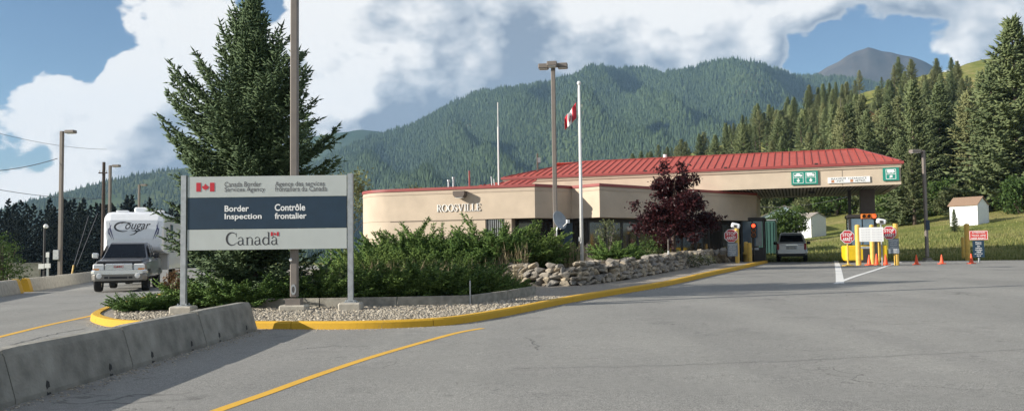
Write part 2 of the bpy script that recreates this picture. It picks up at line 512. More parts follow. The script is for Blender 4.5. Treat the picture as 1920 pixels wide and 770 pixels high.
def sprays(rng, branches, twig_step, twig_k, sub_step=None, sub_len=.14, ang=.85, tw_r=.03, jit=.25, min_t=.12):
    """branches: (origin, azimuth, elevation, length, bend). Returns spindle p0,p1,r."""
    A, B, R = [], [], []
    for (o, az, el, ln, bend) in branches:
        n = max(3, int(ln / twig_step))
        t = np.linspace(min_t, 1, n)
        out = np.array([math.cos(az), math.sin(az), 0]); side = np.array([-math.sin(az), math.cos(az), 0])
        e = el + bend * t
        seg = np.cumsum(np.stack([np.cos(e), np.sin(e)], 1) * (ln / n), axis=0)
        pos = np.asarray(o)[None] + seg[:, :1] * out[None] + seg[:, 1:] * np.array([[0, 0, 1.]])
        tan = np.cos(e)[:, None] * out[None] + np.sin(e)[:, None] * np.array([[0, 0, 1.]])
        tl = twig_k * ln * (1.08 - t) ** .8 * rng.uniform(.6, 1.25, n) + sub_len * .5
        for sg in (-1, 1):
            dv = tan * math.cos(ang) + side[None] * sg * math.sin(ang) + rng.normal(0, jit, (n, 3)) * .6
            dv /= np.linalg.norm(dv, axis=1, keepdims=True)
            q = pos + dv * tl[:, None]
            A.append(pos); B.append(q); R.append(np.full(n, tw_r))
            if sub_step:
                for k in range(n):
                    m_ = max(1, int(tl[k] / sub_step))
                    s = (np.arange(m_) + rng.uniform(.2, .9, m_)) / m_
                    bp = pos[k][None] + (q[k] - pos[k])[None] * s[:, None]
                    sd = np.cross(dv[k], [0, 0, 1.]); sd = sd / (np.linalg.norm(sd) + 1e-9)
                    sgn = np.where(rng.random(m_) < .5, -1, 1)[:, None]
                    d2 = dv[k][None] * .75 + sd[None] * sgn * .65 + rng.normal(0, jit, (m_, 3))
                    d2 /= np.linalg.norm(d2, axis=1, keepdims=True)
                    A.append(bp); B.append(bp + d2 * (sub_len * rng.uniform(.6, 1.3, (m_, 1)))); R.append(np.full(m_, tw_r * .85))
        # leader of the branch
        A.append(pos[-1:]); B.append(pos[-1:] + tan[-1:] * (sub_len * 1.6)); R.append(np.full(1, tw_r))
        A.append(pos[:-1]); B.append(pos[1:] + tan[1:] * .02); R.append(np.full(n - 1, tw_r * .8))
    return np.concatenate(A), np.concatenate(B), np.concatenate(R)

def conifer_crown_mesh(name, seed, ht, prof, nb, z0, el0, el1, bend, twig_step, twig_k, tw_r, sub_step=None, sub_len=.14, lenvar=(.7, 1.1), whorl=True):
    rng = np.random.default_rng(seed); br = []
    for i in range(nb):
        f = (i + rng.uniform(0, .8)) / nb
        f = 1 - (1 - f) ** 1.15
        z = z0 + (ht * .985 - z0) * f
        rr = prof(z / ht) * rng.uniform(*lenvar)
        if rr < .05: rr = .05
        el = el0 + (el1 - el0) * (z / ht) ** 1.5 + rng.normal(0, .12)
        zz = z - math.sin(max(el + bend * .5, -.6)) * rr * .55
        br.append(((0, 0, max(z0 * .6, zz)), i * 2.39996 + rng.normal(0, .35), el, rr, bend * rng.uniform(.5, 1.4)))
    A, B, R = sprays(rng, br, twig_step, twig_k, sub_step, sub_len, tw_r=tw_r)
    # leader
    A = np.concatenate([A, [[0, 0, ht * .93]]]); B = np.concatenate([B, [[0, 0, ht]]]); R = np.append(R, tw_r * 1.2)
    V, Fc = spindles(A, B, R)
    V[:, 2] = np.maximum(V[:, 2], 0.02)
    return arr_mesh(name, V, Fc)

def trunk_mesh(name, ht, r0, r1=.02, lean=0.0, n=8, limbs=0, seed=0):
    mb = MB(); rnd = random.Random(seed); pts = []; rs = []
    for k in range(8):
        t = k / 7
        pts.append((math.sin(t * 3 + seed) * r0 * .4 + lean * t * ht, math.cos(t * 2 + seed) * r0 * .3 - .3 * r0, ht * t)); rs.append(r0 * (1 - t) ** .8 + r1 + (r0 * .35 if k == 0 else 0))
    mb.tube(pts, rs, n)
    for k in range(limbs):
        z = ht * rnd.uniform(.3, .8); a = rnd.uniform(0, 6.28); ln = ht * rnd.uniform(.2, .35)
        mb.tube([(0, 0, z), (math.cos(a) * ln * .5, math.sin(a) * ln * .5, z + ln * .4), (math.cos(a) * ln * .8, math.sin(a) * ln * .8, z + ln * .8)], [r0 * .4, r0 * .25, r0 * .1], 6)
    return mb.mesh(name, smooth=True)

def leafy_mesh(name, seed, ells, n_clump, per, leaf, spread, shell=.55):
    """ells: (cx,cy,cz,rx,ry,rz). Leaf quads gathered in clumps over the crown volume."""
    rng = np.random.default_rng(seed); C = []
    vol = np.array([e[3] * e[4] * e[5] for e in ells]) ** .7; cnt = (n_clump * vol / vol.sum()).astype(int) + 1
    for e, c in zip(ells, cnt):
        d = rng.normal(size=(c, 3)); d /= np.linalg.norm(d, axis=1, keepdims=True)
        rr = shell + (1.05 - shell) * rng.random((c, 1)) ** .6
        rr *= rng.uniform(.85, 1.15, (c, 1))
        C.append(np.array(e[:3])[None] + d * rr * np.array(e[3:])[None])
    C = np.concatenate(C); C = C[C[:, 2] > .05]
    ctr = np.repeat(C, per, axis=0); N = len(ctr)
    p = ctr + rng.normal(0, spread, (N, 3)) * np.array([1, 1, .7])
    p[:, 2] = np.maximum(p[:, 2], .03)
    nrm = rng.normal(size=(N, 3)) + np.array([0, 0, .6]); nrm /= np.linalg.norm(nrm, axis=1, keepdims=True)
    a = np.cross(nrm, rng.normal(size=(N, 3))); a /= np.linalg.norm(a, axis=1, keepdims=True); b = np.cross(nrm, a)
    s = leaf * rng.uniform(.6, 1.3, (N, 1))
    V = np.stack([p - a * s, p + b * s * .55 + nrm * s * .15, p + a * s, p - b * s * .55 + nrm * s * .15], 1).reshape(-1, 3)
    Fc = np.arange(N * 4).reshape(-1, 4)
    return arr_mesh(name, V, Fc)

def juniper_mesh(name, seed, rx, ry, h, n, low=False, fine=1.0):
    rng = np.random.default_rng(seed); br = []
    for i in range(n):
        a = rng.uniform(0, 2 * math.pi); q = math.sqrt(rng.random())
        o = (math.cos(a) * rx * q * .7, math.sin(a) * ry * q * .7, .03)
        edge = .35 + .65 * q
        if low: el = rng.uniform(.1, .6); ln = h * rng.uniform(1.0, 1.9) + .2
        else:
            el = rng.uniform(.55, 1.25) * (1.2 - .45 * q); ln = h * rng.uniform(.65, 1.12) * (1.12 - .5 * q)
        br.append((o, a + rng.normal(0, .5), el, ln, -rng.uniform(.1, .7) if not low else rng.uniform(-.2, .35)))
    A, B, R = sprays(rng, br, .085 / fine, .20 if not low else .2, .05 / fine, .12, ang=.6, tw_r=.024, jit=.32, min_t=.22)
    V, Fc = spindles(A, B, R); V[:, 2] = np.maximum(V[:, 2], .01)
    return arr_mesh(name, V, Fc)

def blades_mesh(name, seed, pts, h, w, lean=.35):
    rng = np.random.default_rng(seed); p = np.asarray(pts, float); n = len(p)
    az = rng.uniform(0, 6.28, n); d = np.stack([np.cos(az), np.sin(az), np.zeros(n)], 1); sd = np.stack([-np.sin(az), np.cos(az), np.zeros(n)], 1)
    hh = h * rng.uniform(.5, 1.2, (n, 1)); ww = w * rng.uniform(.6, 1.3, (n, 1)); ln = rng.uniform(0, lean, (n, 1))
    mid = p + np.array([[0, 0, 1.]]) * hh * .55 + d * hh * ln * .3
    tip = p + np.array([[0, 0, 1.]]) * hh + d * hh * ln
    V = np.stack([p - sd * ww, p + sd * ww, mid + sd * ww * .7, mid - sd * ww * .7, tip], 1).reshape(-1, 3)
    b = (np.arange(n) * 5)[:, None]
    F = np.concatenate([b + np.array([[0, 1, 2]]), b + np.array([[0, 2, 3]]), b + np.array([[3, 2, 4]])])
    return arr_mesh(name, V, F)

# foliage colours
foliage('spruce_needles', (.040, .075, .034), (.125, .185, .085), .2)
foliage('fir_needles', (.078, .110, .046), (.205, .245, .112), .25)
foliage('pine_needles', (.105, .125, .054), (.245, .265, .122), .25)
foliage('shaded_needles', (.003, .008, .007), (.006, .012, .010), .0, rough=1.0, objvar=.2)  # cloud shade over the far wood is put into this near-black colour
foliage('juniper_needles', (.055, .115, .026), (.190, .290, .068), .28, objvar=.12)
foliage('purple_leaves', (.020, .007, .010), (.075, .020, .028), .25, rough=.45, objvar=0)
foliage('shrub_leaves', (.045, .085, .020), (.130, .190, .050), .3)
foliage('olive_leaves', (.075, .095, .040), (.17, .19, .085), .3)
foliage('straw', (.26, .20, .11), (.48, .40, .25), .2, objvar=.1)
foliage('grass_blade', (.10, .14, .032), (.30, .29, .11), .3, objvar=.1)
foliage('rusty_leaves', (.10, .04, .02), (.26, .13, .06), .2)
mat('bark', (.09, .065, .05), .9, bump=.5, bscale=25, var=.35, scale=14)
mat('grey_bark', (.16, .14, .12), .9, bump=.5, bscale=25, var=.35, scale=14)

# ------------------------------------------------------------------ setting: ground, road, island
def terrain_material():
    m_ = bpy.data.materials.new('rough_grass'); m_.use_nodes = True; nt = m_.node_tree; b = nt.nodes['Principled BSDF']
    b.inputs['Roughness'].default_value = .9; b.inputs['Specular IOR Level'].default_value = .1
    tc = nn(nt, 'ShaderNodeTexCoord')
    def noise(s, d=5):
        n = nn(nt, 'ShaderNodeTexNoise'); n.inputs['Scale'].default_value = s; n.inputs['Detail'].default_value = d
        n.inputs['Roughness'].default_value = .65
        nt.links.new(tc.outputs['Object'], n.inputs['Vector']); return n.outputs['Fac']
    r1 = nn(nt, 'ShaderNodeValToRGB'); e = r1.color_ramp.elements
    e[0].position = .33; e[0].color = (.13, .165, .042, 1); e[1].position = .72; e[1].color = (.34, .29, .14, 1)
    x = e.new(.5); x.color = (.20, .215, .068, 1)
    nt.links.new(noise(.13, 8), r1.inputs[0])
    r2 = nn(nt, 'ShaderNodeValToRGB'); e = r2.color_ramp.elements
    e[0].position = .3; e[0].color = (.62, .62, .62, 1); e[1].position = .75; e[1].color = (1.25, 1.2, 1.1, 1)
    nt.links.new(noise(2.2, 8), r2.inputs[0])
    mx = nn(nt, 'ShaderNodeMix', data_type='RGBA', blend_type='MULTIPLY'); mx.inputs['Factor'].default_value = 1
    nt.links.new(r1.outputs[0], mx.inputs['A']); nt.links.new(r2.outputs[0], mx.inputs['B'])
    nt.links.new(mx.outputs['Result'], b.inputs['Base Color'])
    bp = nn(nt, 'ShaderNodeBump'); bp.inputs['Strength'].default_value = .7; bp.inputs['Distance'].default_value = .25
    nt.links.new(noise(3.5, 6), bp.inputs['Height']); nt.links.new(bp.outputs[0], b.inputs['Normal'])
    M['rough_grass'] = m_
terrain_material()

def asphalt_material():
    m_ = bpy.data.materials.new('worn_asphalt'); m_.use_nodes = True; nt = m_.node_tree; b = nt.nodes['Principled BSDF']
    b.inputs['Roughness'].default_value = .88; b.inputs['Specular IOR Level'].default_value = .3
    tc = nn(nt, 'ShaderNodeTexCoord')
    def noise(s, d=4, r=.6, v=None):
        n = nn(nt, 'ShaderNodeTexNoise'); n.inputs['Scale'].default_value = s; n.inputs['Detail'].default_value = d; n.inputs['Roughness'].default_value = r
        nt.links.new(v or tc.outputs['Object'], n.inputs['Vector']); return n.outputs['Fac']
    def ramp(fac, p0, c0, p1, c1):
        r = nn(nt, 'ShaderNodeValToRGB'); e = r.color_ramp.elements
        e[0].position = p0; e[0].color = (*c0, 1); e[1].position = p1; e[1].color = (*c1, 1); nt.links.new(fac, r.inputs[0]); return r.outputs[0]
    def mul(a, c):
        mx = nn(nt, 'ShaderNodeMix', data_type='RGBA', blend_type='MULTIPLY'); mx.inputs['Factor'].default_value = 1
        nt.links.new(a, mx.inputs['A']); nt.links.new(c, mx.inputs['B']); return mx.outputs['Result']
    c = ramp(noise(.22, 5), .3, (.222, .221, .210), .7, (.288, .284, .268))
    # stone speckle
    c = mul(c, ramp(noise(95, 2, .5), .32, (.48, .48, .49), .72, (1.5, 1.49, 1.46)))
    c = mul(c, ramp(noise(11, 6, .75), .3, (.84, .84, .84), .7, (1.14, 1.14, 1.13)))
    # wheel tracks run along the lanes
    mp = nn(nt, 'ShaderNodeMapping'); mp.inputs['Rotation'].default_value = (0, 0, rad(20)); mp.inputs['Scale'].default_value = (.55, .035, 1)
    nt.links.new(tc.outputs['Object'], mp.inputs[0])
    c = mul(c, ramp(noise(1.0, 4, .55, mp.outputs[0]), .36, (.92, .92, .925), .6, (1.03, 1.03, 1.025)))
    # oil drips and old patches
    c = mul(c, ramp(noise(.9, 3, .5), .60, (1, 1, 1), .74, (.80, .80, .81)))
    c = mul(c, ramp(noise(3.5, 2, .5), .68, (1, 1, 1), .76, (.78, .78, .79)))
    # small dark cracks
    vo = nn(nt, 'ShaderNodeTexVoronoi', feature='DISTANCE_TO_EDGE'); vo.inputs['Scale'].default_value = .16; vo.inputs['Randomness'].default_value = 1
    wn = nn(nt, 'ShaderNodeTexNoise'); wn.inputs['Scale'].default_value = 1.2; wn.inputs['Detail'].default_value = 6
    nt.links.new(tc.outputs['Object'], wn.inputs['Vector'])
    va = nn(nt, 'ShaderNodeVectorMath', operation='MULTIPLY_ADD'); va.inputs[1].default_value = (2.4, 2.4, 0)
    nt.links.new(wn.outputs['Color'], va.inputs[0]); nt.links.new(tc.outputs['Object'], va.inputs[2]); nt.links.new(va.outputs[0], vo.inputs['Vector'])
    ck = ramp(vo.outputs['Distance'], .0, (.45, .45, .45), .0035, (1, 1, 1))
    gate = ramp(noise(.35, 3), .50, (0, 0, 0), .58, (1, 1, 1))
    mx = nn(nt, 'ShaderNodeMix', data_type='RGBA', blend_type='MULTIPLY'); nt.links.new(gate, mx.inputs['Factor'])
    nt.links.new(c, mx.inputs['A']); nt.links.new(ck, mx.inputs['B'])
    nt.links.new(mx.outputs['Result'], b.inputs['Base Color'])
    bp = nn(nt, 'ShaderNodeBump'); bp.inputs['Strength'].default_value = .45; bp.inputs['Distance'].default_value = .012
    nt.links.new(noise(70, 3, .6), bp.inputs['Height']); nt.links.new(bp.outputs[0], b.inputs['Normal'])
    M['worn_asphalt'] = m_
asphalt_material()

def paint_material(name, c, under=(.16, .16, .155), wear=.46):
    m_ = bpy.data.materials.new(name); m_.use_nodes = True; nt = m_.node_tree; b = nt.nodes['Principled BSDF']
    b.inputs['Roughness'].default_value = .7; b.inputs['Specular IOR Level'].default_value = .3
    tc = nn(nt, 'ShaderNodeTexCoord')
    n = nn(nt, 'ShaderNodeTexNoise'); n.inputs['Scale'].default_value = 30; n.inputs['Detail'].default_value = 8; n.inputs['Roughness'].default_value = .75
    nt.links.new(tc.outputs['Object'], n.inputs['Vector'])
    n2 = nn(nt, 'ShaderNodeTexNoise'); n2.inputs['Scale'].default_value = 1.5; n2.inputs['Detail'].default_value = 4
    nt.links.new(tc.outputs['Object'], n2.inputs['Vector'])
    s = math_node(nt, 'MULTIPLY_ADD', n2.outputs['Fac'], .45, n.outputs['Fac'])
    r = nn(nt, 'ShaderNodeValToRGB'); e = r.color_ramp.elements
    e[0].position = wear; e[0].color = (*under, 1); e[1].position = wear + .1; e[1].color = (*c, 1)
    x = e.new(min(.99, wear + .35)); x.color = (*[min(1, k * 1.1) for k in c], 1)
    nt.links.new(s, r.inputs[0]); nt.links.new(r.outputs[0], b.inputs['Base Color'])
    M[name] = m_
paint_material('yellow_line_paint', (.62, .36, .045), wear=.50)
paint_material('white_line_paint', (.62, .62, .60), wear=.47)
paint_material('kerb_yellow', (.56, .325, .026), under=(.25, .21, .13), wear=.50)
mat('concrete', (.30, .28, .24), .9, bump=.35, bscale=45, var=.22, scale=5, detail=8)
mat('light_concrete', (.40, .37, .31), .9, bump=.3, bscale=40, var=.18, scale=6, detail=8)
mat('soil', (.13, .10, .07), .95, bump=.6, bscale=20, var=.3, scale=5)
mat('gravel_bed', (.27, .24, .20), .95, bump=.8, bscale=30, var=.35, scale=25)

# ground: one sheet to the horizon, polar grid round the viewpoint
def build_ground():
    tt = sorted(set([-3.0, -2.2, -1.6, -1.2, -.95] + [round(-.8 + .02 * k, 3) for k in range(81)] + [.95, 1.2, 1.6, 2.2, 3.0]))
    ys = [-60, -20, 2, 8, 14, 20, 26, 32, 38] + [40 + 2 * k for k in range(31)] + [104 + 6 * k for k in range(42)] + [370, 420, 500, 620, 800, 1200, 2000, 3200, 4400]
    rng = random.Random(4); V = []; Fc = []
    for y in ys:
        for t in tt:
            d = max(y, 30); x = t * d
            s = .316 * x + .949 * y
            z = H(x, y)
            if s < 57: z -= .06
            elif y > 60: z += rng.uniform(-.12, .12) * min(1, (y - 60) / 60) + (rng.uniform(-1, 1) if y > 130 else 0)
            if y > 500: z = min(z, 5) - (y - 500) * .01
            V.append((x, y, z))
    n = len(tt)
    for j in range(len(ys) - 1):
        for i in range(n - 1): Fc.append((j * n + i, j * n + i + 1, (j + 1) * n + i + 1, (j + 1) * n + i))
    me = bpy.data.meshes.new('ground'); me.from_pydata(V, [], Fc); me.update()
    me.polygons.foreach_set('use_smooth', [True] * len(me.polygons))
    obj('ground', me, M['rough_grass'], kind='structure')
build_ground()

ROAD = [(-14, -30), (70, -30), (75, 20), (72, 33.3)] + [(x, (54.6 - .316 * x) / .949) for x in range(68, 0, -4)] + [(-2, 60), (-8, 90), (-30, 100), (-37, 92), (-30.5, 68), (-25.6, 51), (-20.2, 33), (-17, 22), (-15, 8)]
def rz_(x, y): return road_z(x, y) if y < 56 else road_z(x, y) * sstep(100, 56, y)
me, _ins = cdt_mesh('road', ROAD, lambda x, y: road_z(x, y), 1.6)
obj('road', me, M['worn_asphalt'], kind='structure')

def stripe(name, pts, w, material, lift=.004, sub=8):
    pts = catmull([Vector((p.x, p.y, 0)) for p in pts], sub); mb = MB(); L = []; R = []
    for k, p in enumerate(pts):
        d = (pts[min(k + 1, len(pts) - 1)] - pts[max(k - 1, 0)]).normalized(); nv = Vector((-d.y, d.x, 0))
        for lst, q in ((L, p + nv * w / 2), (R, p - nv * w / 2)): lst.append((q.x, q.y, road_z(q.x, q.y) + lift))
    for k in range(len(pts) - 1): mb.quad(L[k], R[k], R[k + 1], L[k + 1])
    me = mb.mesh(name, fix=False)
    for p in me.polygons:
        pass
    return obj(name, me, material, kind='structure')

stripe('yellow_lane_line', [G(u, v) for u, v in ((330, 800), (400, 772), (500, 737), (600, 701), (700, 668), (800, 639), (860, 623), (905, 615))], .13, M['yellow_line_paint'])
stripe('yellow_edge_line', [G(u, v) for u, v in ((-120, 660), (0, 631), (90, 609), (165, 593), (200, 585))], .14, M['yellow_line_paint'])
stripe('white_lane_line', [G(u, v) for u, v in ((1568, 489), (1571, 500), (1574, 518), (1575, 531))], .24, M['white_line_paint'], sub=4)
stripe('white_lane_line', [G(u, v) for u, v in ((1566, 532), (1600, 519), (1650, 503), (1690, 491))], .16, M['white_line_paint'], lift=.008, sub=4)
stripe('white_stop_line', [G(u, v) for u, v in ((1405, 493.5), (1480, 493), (1560, 492))], .3, M['white_line_paint'], sub=3)
stripe('white_stop_line', [G(u, v) for u, v in ((1695, 492), (1760, 492), (1830, 491.5))], .25, M['white_line_paint'], sub=3)

mat('tar', (.10, .10, .10), .8, var=.3, scale=20)
def wob(pts, n, amp, seed):
    r = random.Random(seed); out = []
    for a, b in zip(pts, pts[1:]):
        for k in range(n): out.append(a.lerp(b, k / n) + Vector((r.uniform(-amp, amp), r.uniform(-amp, amp), 0)))
    return out + [pts[-1]]
stripe('road_crack', wob([G(u, v) for u, v in ((20, 646), (60, 636), (110, 624), (160, 616))], 6, .05, 1), .03, M['tar'], sub=2)
stripe('road_seam', wob([G(u, v) for u, v in ((960, 690), (1200, 686), (1500, 676), (1960, 652))], 12, .04, 2), .012, M['tar'], sub=2)
stripe('road_crack', wob([G(u, v) for u, v in ((560, 655), (620, 648), (690, 650))], 8, .06, 3), .016, M['tar'], sub=2)
stripe('road_crack', wob([G(u, v) for u, v in ((1010, 655), (1000, 640), (985, 632))], 8, .05, 4), .014, M['tar'], sub=2)
# kerbed island ------------------------------------------------------
near_side = [G(u, v) for u, v in ((182, 607), (215, 613), (300, 616), (480, 616), (600, 617), (700, 616), (800, 612), (868, 606), (960, 590), (1060, 569), (1150, 553), (1250, 536), (1350, 513), (1400, 502), (1440, 492.5))]
nose = [G(169, 598)]
left_side = [G(u, v) for u, v in ((330, 549), (240, 571), (192, 586))]
ll = left_side[0] - Vector((.29 * -1, .957 * -1, 0)) * 0
back_left = [Vector((ll.x - .29 * k, ll.y + .957 * k, 0)) for k in (40, 26, 14)]
path = catmull([Vector((p.x, p.y, 0)) for p in back_left + left_side + nose + near_side], 6)
def kerb_rings(path, w=.2, h=.14):
    prof = [(0, -.05), (.015, h - .03), (.045, h), (w, h), (w, -.05)]; rings = []
    for k, p in enumerate(path):
        d = (path[min(k + 1, len(path) - 1)] - path[max(k - 1, 0)]).normalized(); nv = Vector((-d.y, d.x, 0))
        rings.append([(p.x + nv.x * a, p.y + nv.y * a, road_z(p.x, p.y) + z) for a, z in prof])
    return rings
kr = kerb_rings(path); kerb_root = None; i = 0; krnd = random.Random(3)
while i < len(path) - 1:
    j = i + 1; ln = (path[j] - path[i]).length
    while j < len(path) - 1 and ln < 2.6: j += 1; ln += (path[j] - path[j - 1]).length
    rs = [[tuple(q) for q in r] for r in kr[i:j + 1]]
    g_ = .006 / max(.05, (path[i + 1] - path[i]).length); g2 = .006 / max(.05, (path[j] - path[j - 1]).length); dz = krnd.uniform(-.006, .006)
    rs[0] = [tuple(np.array(a) * (1 - g_) + np.array(b) * g_) for a, b in zip(kr[i], kr[i + 1])]
    rs[-1] = [tuple(np.array(a) * (1 - g2) + np.array(b) * g2) for a, b in zip(kr[j], kr[j - 1])]
    mb = MB(); mb.loft([[(x, y, z + dz) for x, y, z in r] for r in rs])
    if kerb_root is None: kerb_root = mb.build('kerb', M['kerb_yellow'], kind='structure')
    else: mb.build('kerb_section', M['kerb_yellow'], kerb_root)
    i = j
isl = []
for k, p in enumerate(path[::2]):
    kk = k * 2; d = (path[min(kk + 1, len(path) - 1)] - path[max(kk - 1, 0)]).normalized(); nv = Vector((-d.y, d.x, 0))
    isl.append((p.x + nv.x * .12, p.y + nv.y * .12))
end = isl[-1]
isl += [(end[0] + 1.2, end[1] + 3.6), (end[0] - 6, end[1] + 8), (4, 66), (-12, 68)]
def isl_z(x, y): return road_z(x, y) + .105
me, isl_in = cdt_mesh('island', isl, isl_z, .8)
obj('gravel_island', me, M['gravel_bed'], kind='structure')

# ------------------------------------------------------------------ border post building
mat('stucco', (.52, .43, .33), .85, bump=.25, bscale=60, var=.085, scale=1.3, detail=9)
mat('stucco_trim', (.46, .375, .29), .8, var=.05, scale=4)
mat('red_metal', (.40, .082, .060), .55, var=.10, scale=3, spec=.2)
mat('red_trim', (.27, .052, .048), .5, var=.08, scale=3)
mat('dark_frame', (.030, .026, .024), .5, var=.2)
mat('brown_metal', (.11, .085, .07), .5, var=.12, scale=5)
mat('window_dark', (.035, .032, .028), .06, var=.3, scale=2, spec=.8)
mat('window_blue', (.10, .15, .20), .08, var=.2, scale=2, spec=.8)
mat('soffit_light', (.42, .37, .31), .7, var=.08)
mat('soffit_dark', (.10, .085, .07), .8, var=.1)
mat('white_paint', (.78, .78, .76), .5, var=.04, scale=4)
mat('white_letter', (.80, .80, .78), .4, var=.03)
mat('galvanised', (.42, .44, .45), .45, metal=.6, var=.15, scale=9)
mat('roof_membrane', (.22, .21, .20), .9, var=.15)

AX, AY = Vector((.949, -.316, 0)).normalized(), Vector((.316, .949, 0)).normalized()
B_ANG = math.atan2(AX.y, AX.x)
B_O = Vector((-.47, 52.02, 0))
def toL(x, y):
    d = Vector((x, y, 0)) - B_O; return Vector((d.dot(AX), d.dot(AY), 0))
bld = thing('border_post_building', 'beige stucco border post with red metal roofs and a long drive-through canopy', 'building', B_O, B_ANG)
L_R, D_R, Z_SOF, Z_F, Z_E, Z_T = 22.2, 9.4, 4.70, 5.78, 5.93, 7.16
A_L, A_R, E_R = 3.6, 1.86, 4.7

# canopy: fascia, gutter, soffit
fb = MB()
for (x0, y0, x1, y1) in ((0, 0, L_R, .25), (0, D_R - .25, L_R, D_R), (0, .25, .25, D_R - .25), (L_R - .25, .25, L_R, D_R - .25)):
    fb.box(((x0 + x1) / 2, (y0 + y1) / 2, (Z_SOF + Z_F) / 2), (x1 - x0, y1 - y0, Z_F - Z_SOF))
fas = fb.build('fascia', M['stucco'], bld)
tb = MB(); tb.box((L_R / 2, -.03, Z_F - .12), (L_R + .06, .055, .10)); tb.box((L_R / 2, -.05, Z_F - .03), (L_R + .1, .095, .055))
tb.build('cornice', M['stucco_trim'], fas)
for jx in (19.3, 11.4):
    tb = MB(); tb.box((jx, -.006, 5.17), (.015, .01, .86)); tb.build('joint', M['brown_metal'], fas)
gb = MB(); gb.box((L_R / 2, D_R / 2, (Z_F + Z_E) / 2 + .002), (L_R + .3, D_R + .3, Z_E - Z_F - .004))
gb.build('gutter', M['red_trim'], bld)
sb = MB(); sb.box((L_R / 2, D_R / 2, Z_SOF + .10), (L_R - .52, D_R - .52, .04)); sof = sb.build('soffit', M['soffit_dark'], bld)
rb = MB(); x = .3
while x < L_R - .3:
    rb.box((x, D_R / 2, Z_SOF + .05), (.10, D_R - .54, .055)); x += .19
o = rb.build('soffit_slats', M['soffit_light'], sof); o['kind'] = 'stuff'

# standing-seam roof: one panel object per pan, rib on its left edge
def roof_panels(parent, Lr, e, aL, aR, z0, z1, pitch, mapf):
    n = int(round(Lr / pitch)); w = Lr / n
    def yt(x): return max(0.0, min(e, e * x / aL if aL > 0 else e, e * (Lr - x) / aR if aR > 0 else e))
    def p3(x, y, h=0.0): return mapf(x, y, z0 + (z1 - z0) * y / e + h)
    for i in range(n):
        x0, x1 = i * w + .006, (i + 1) * w - .006
        xs = [x0] + [b for b in (aL, Lr - aR) if x0 < b < x1] + [x1]
        top = [(x, yt(x)) for x in xs]; bot = [(x, -.06) for x in xs]
        outl = bot + list(reversed(top))
        mb = MB(); mb.loft([[p3(x, y, -.03) for x, y in outl], [p3(x, y, .012) for x, y in outl]])
        if yt(x0) > .15:
            mb.loft([[p3(x0 - .004, y, .0) for y in (-.06, yt(x0))] + [p3(x0 + .026, y, .0) for y in (yt(x0), -.06)],
                     [p3(x0 - .004, y, .055) for y in (-.06, yt(x0))] + [p3(x0 + .026, y, .055) for y in (yt(x0), -.06)]])
        mb.build('roof_panel', M['red_metal'], parent)
rp = MB(); rp.beam((A_L, E_R, Z_T + .02), (L_R - A_R, E_R, Z_T + .02), .22, .06)
for (cx_, cy_, rx_) in ((0, 0, A_L), (0, D_R, A_L), (L_R, 0, L_R - A_R), (L_R, D_R, L_R - A_R)):
    rp.beam((cx_, cy_, Z_E + .03), (rx_, E_R, Z_T + .03), .14, .05)
roof = rp.build('roof', M['red_trim'], bld)
roof_panels(roof, L_R, E_R, A_L, A_R, Z_E, Z_T, .405, lambda x, y, z: (x, y, z))
roof_panels(roof, L_R, E_R, A_L, A_R, Z_E, Z_T, 2.2, lambda x, y, z: (L_R - x, D_R - y, z))
roof_panels(roof, D_R, A_L, E_R, E_R, Z_E, Z_T, .47, lambda x, y, z: (y, D_R - x, z))
roof_panels(roof, D_R, A_R, E_R, E_R, Z_E, Z_T, .47, lambda x, y, z: (L_R - y, x, z))
mb = MB(); mb.tube([(9.2, E_R - .4, Z_T), (9.2, E_R - .4, Z_T + .18)], .12, 10); mb.build('roof_vent', M['white_paint'], roof)
for xx in (8.7, 13.2, 18.0):
    mb = MB(); mb.box((xx, -.08, Z_E + .02), (.18, .14, .09)); mb.build('drip_bracket', M['dark_frame'], roof)

# low wing, plan in world metres
Z_P, Z_B = 4.66, 3.02
p0 = Vector((1.1, 41.0, 0)); pA = p0 - AX * 7.7
cen = pA + AY * 2.6
arcp = [cen + (-AY * math.cos(rad(a)) - AX * math.sin(rad(a))) * 2.6 for a in range(90, -1, -3)]
p1 = Vector((2.98, 42.66, 0)); p2 = Vector((4.24, 41.23, 0)); p3_ = Vector((14.4, 50.2, 0))
front = arcp + [p0, p1, p2, p3_]
back = [p3_ + AY * 5.5, arcp[0] + AY * 14 + AX * 14, arcp[0] + AY * 12]
fl = [toL(p.x, p.y) for p in front]; bl = [toL(p.x, p.y) for p in back]
def inset(poly, d):
    n = len(poly); out = []
    for i in range(n):
        a, b, c = poly[i - 1], poly[i], poly[(i + 1) % n]
        n1 = Vector((-(b - a).y, (b - a).x, 0)).normalized(); n2 = Vector((-(c - b).y, (c - b).x, 0)).normalized()
        m_ = (n1 + n2); m_ = m_ / max(.4, m_.length_squared / 2 ** 1) if m_.length > 0 else n1
        out.append(b + m_ * d)
    return out
ring = fl + bl
wing = MB(); wing.loft([[(p.x, p.y, Z_B) for p in ring], [(p.x, p.y, Z_P - .14) for p in ring]])
wing_o = wing.build('parapet_wall', M['stucco'], bld)
cap = inset(ring, -.05); capb = MB(); capb.loft([[(p.x, p.y, Z_P - .135) for p in cap], [(p.x, p.y, Z_P - .0) for p in cap]])
capb.build('parapet_cap', M['red_trim'], wing_o)
grv = inset(ring, -.02); g_ = MB(); g_.loft([[(p.x, p.y, Z_P - .33) for p in grv], [(p.x, p.y, Z_P - .23) for p in grv]]); g_.build('parapet_moulding', M['stucco_trim'], wing_o)
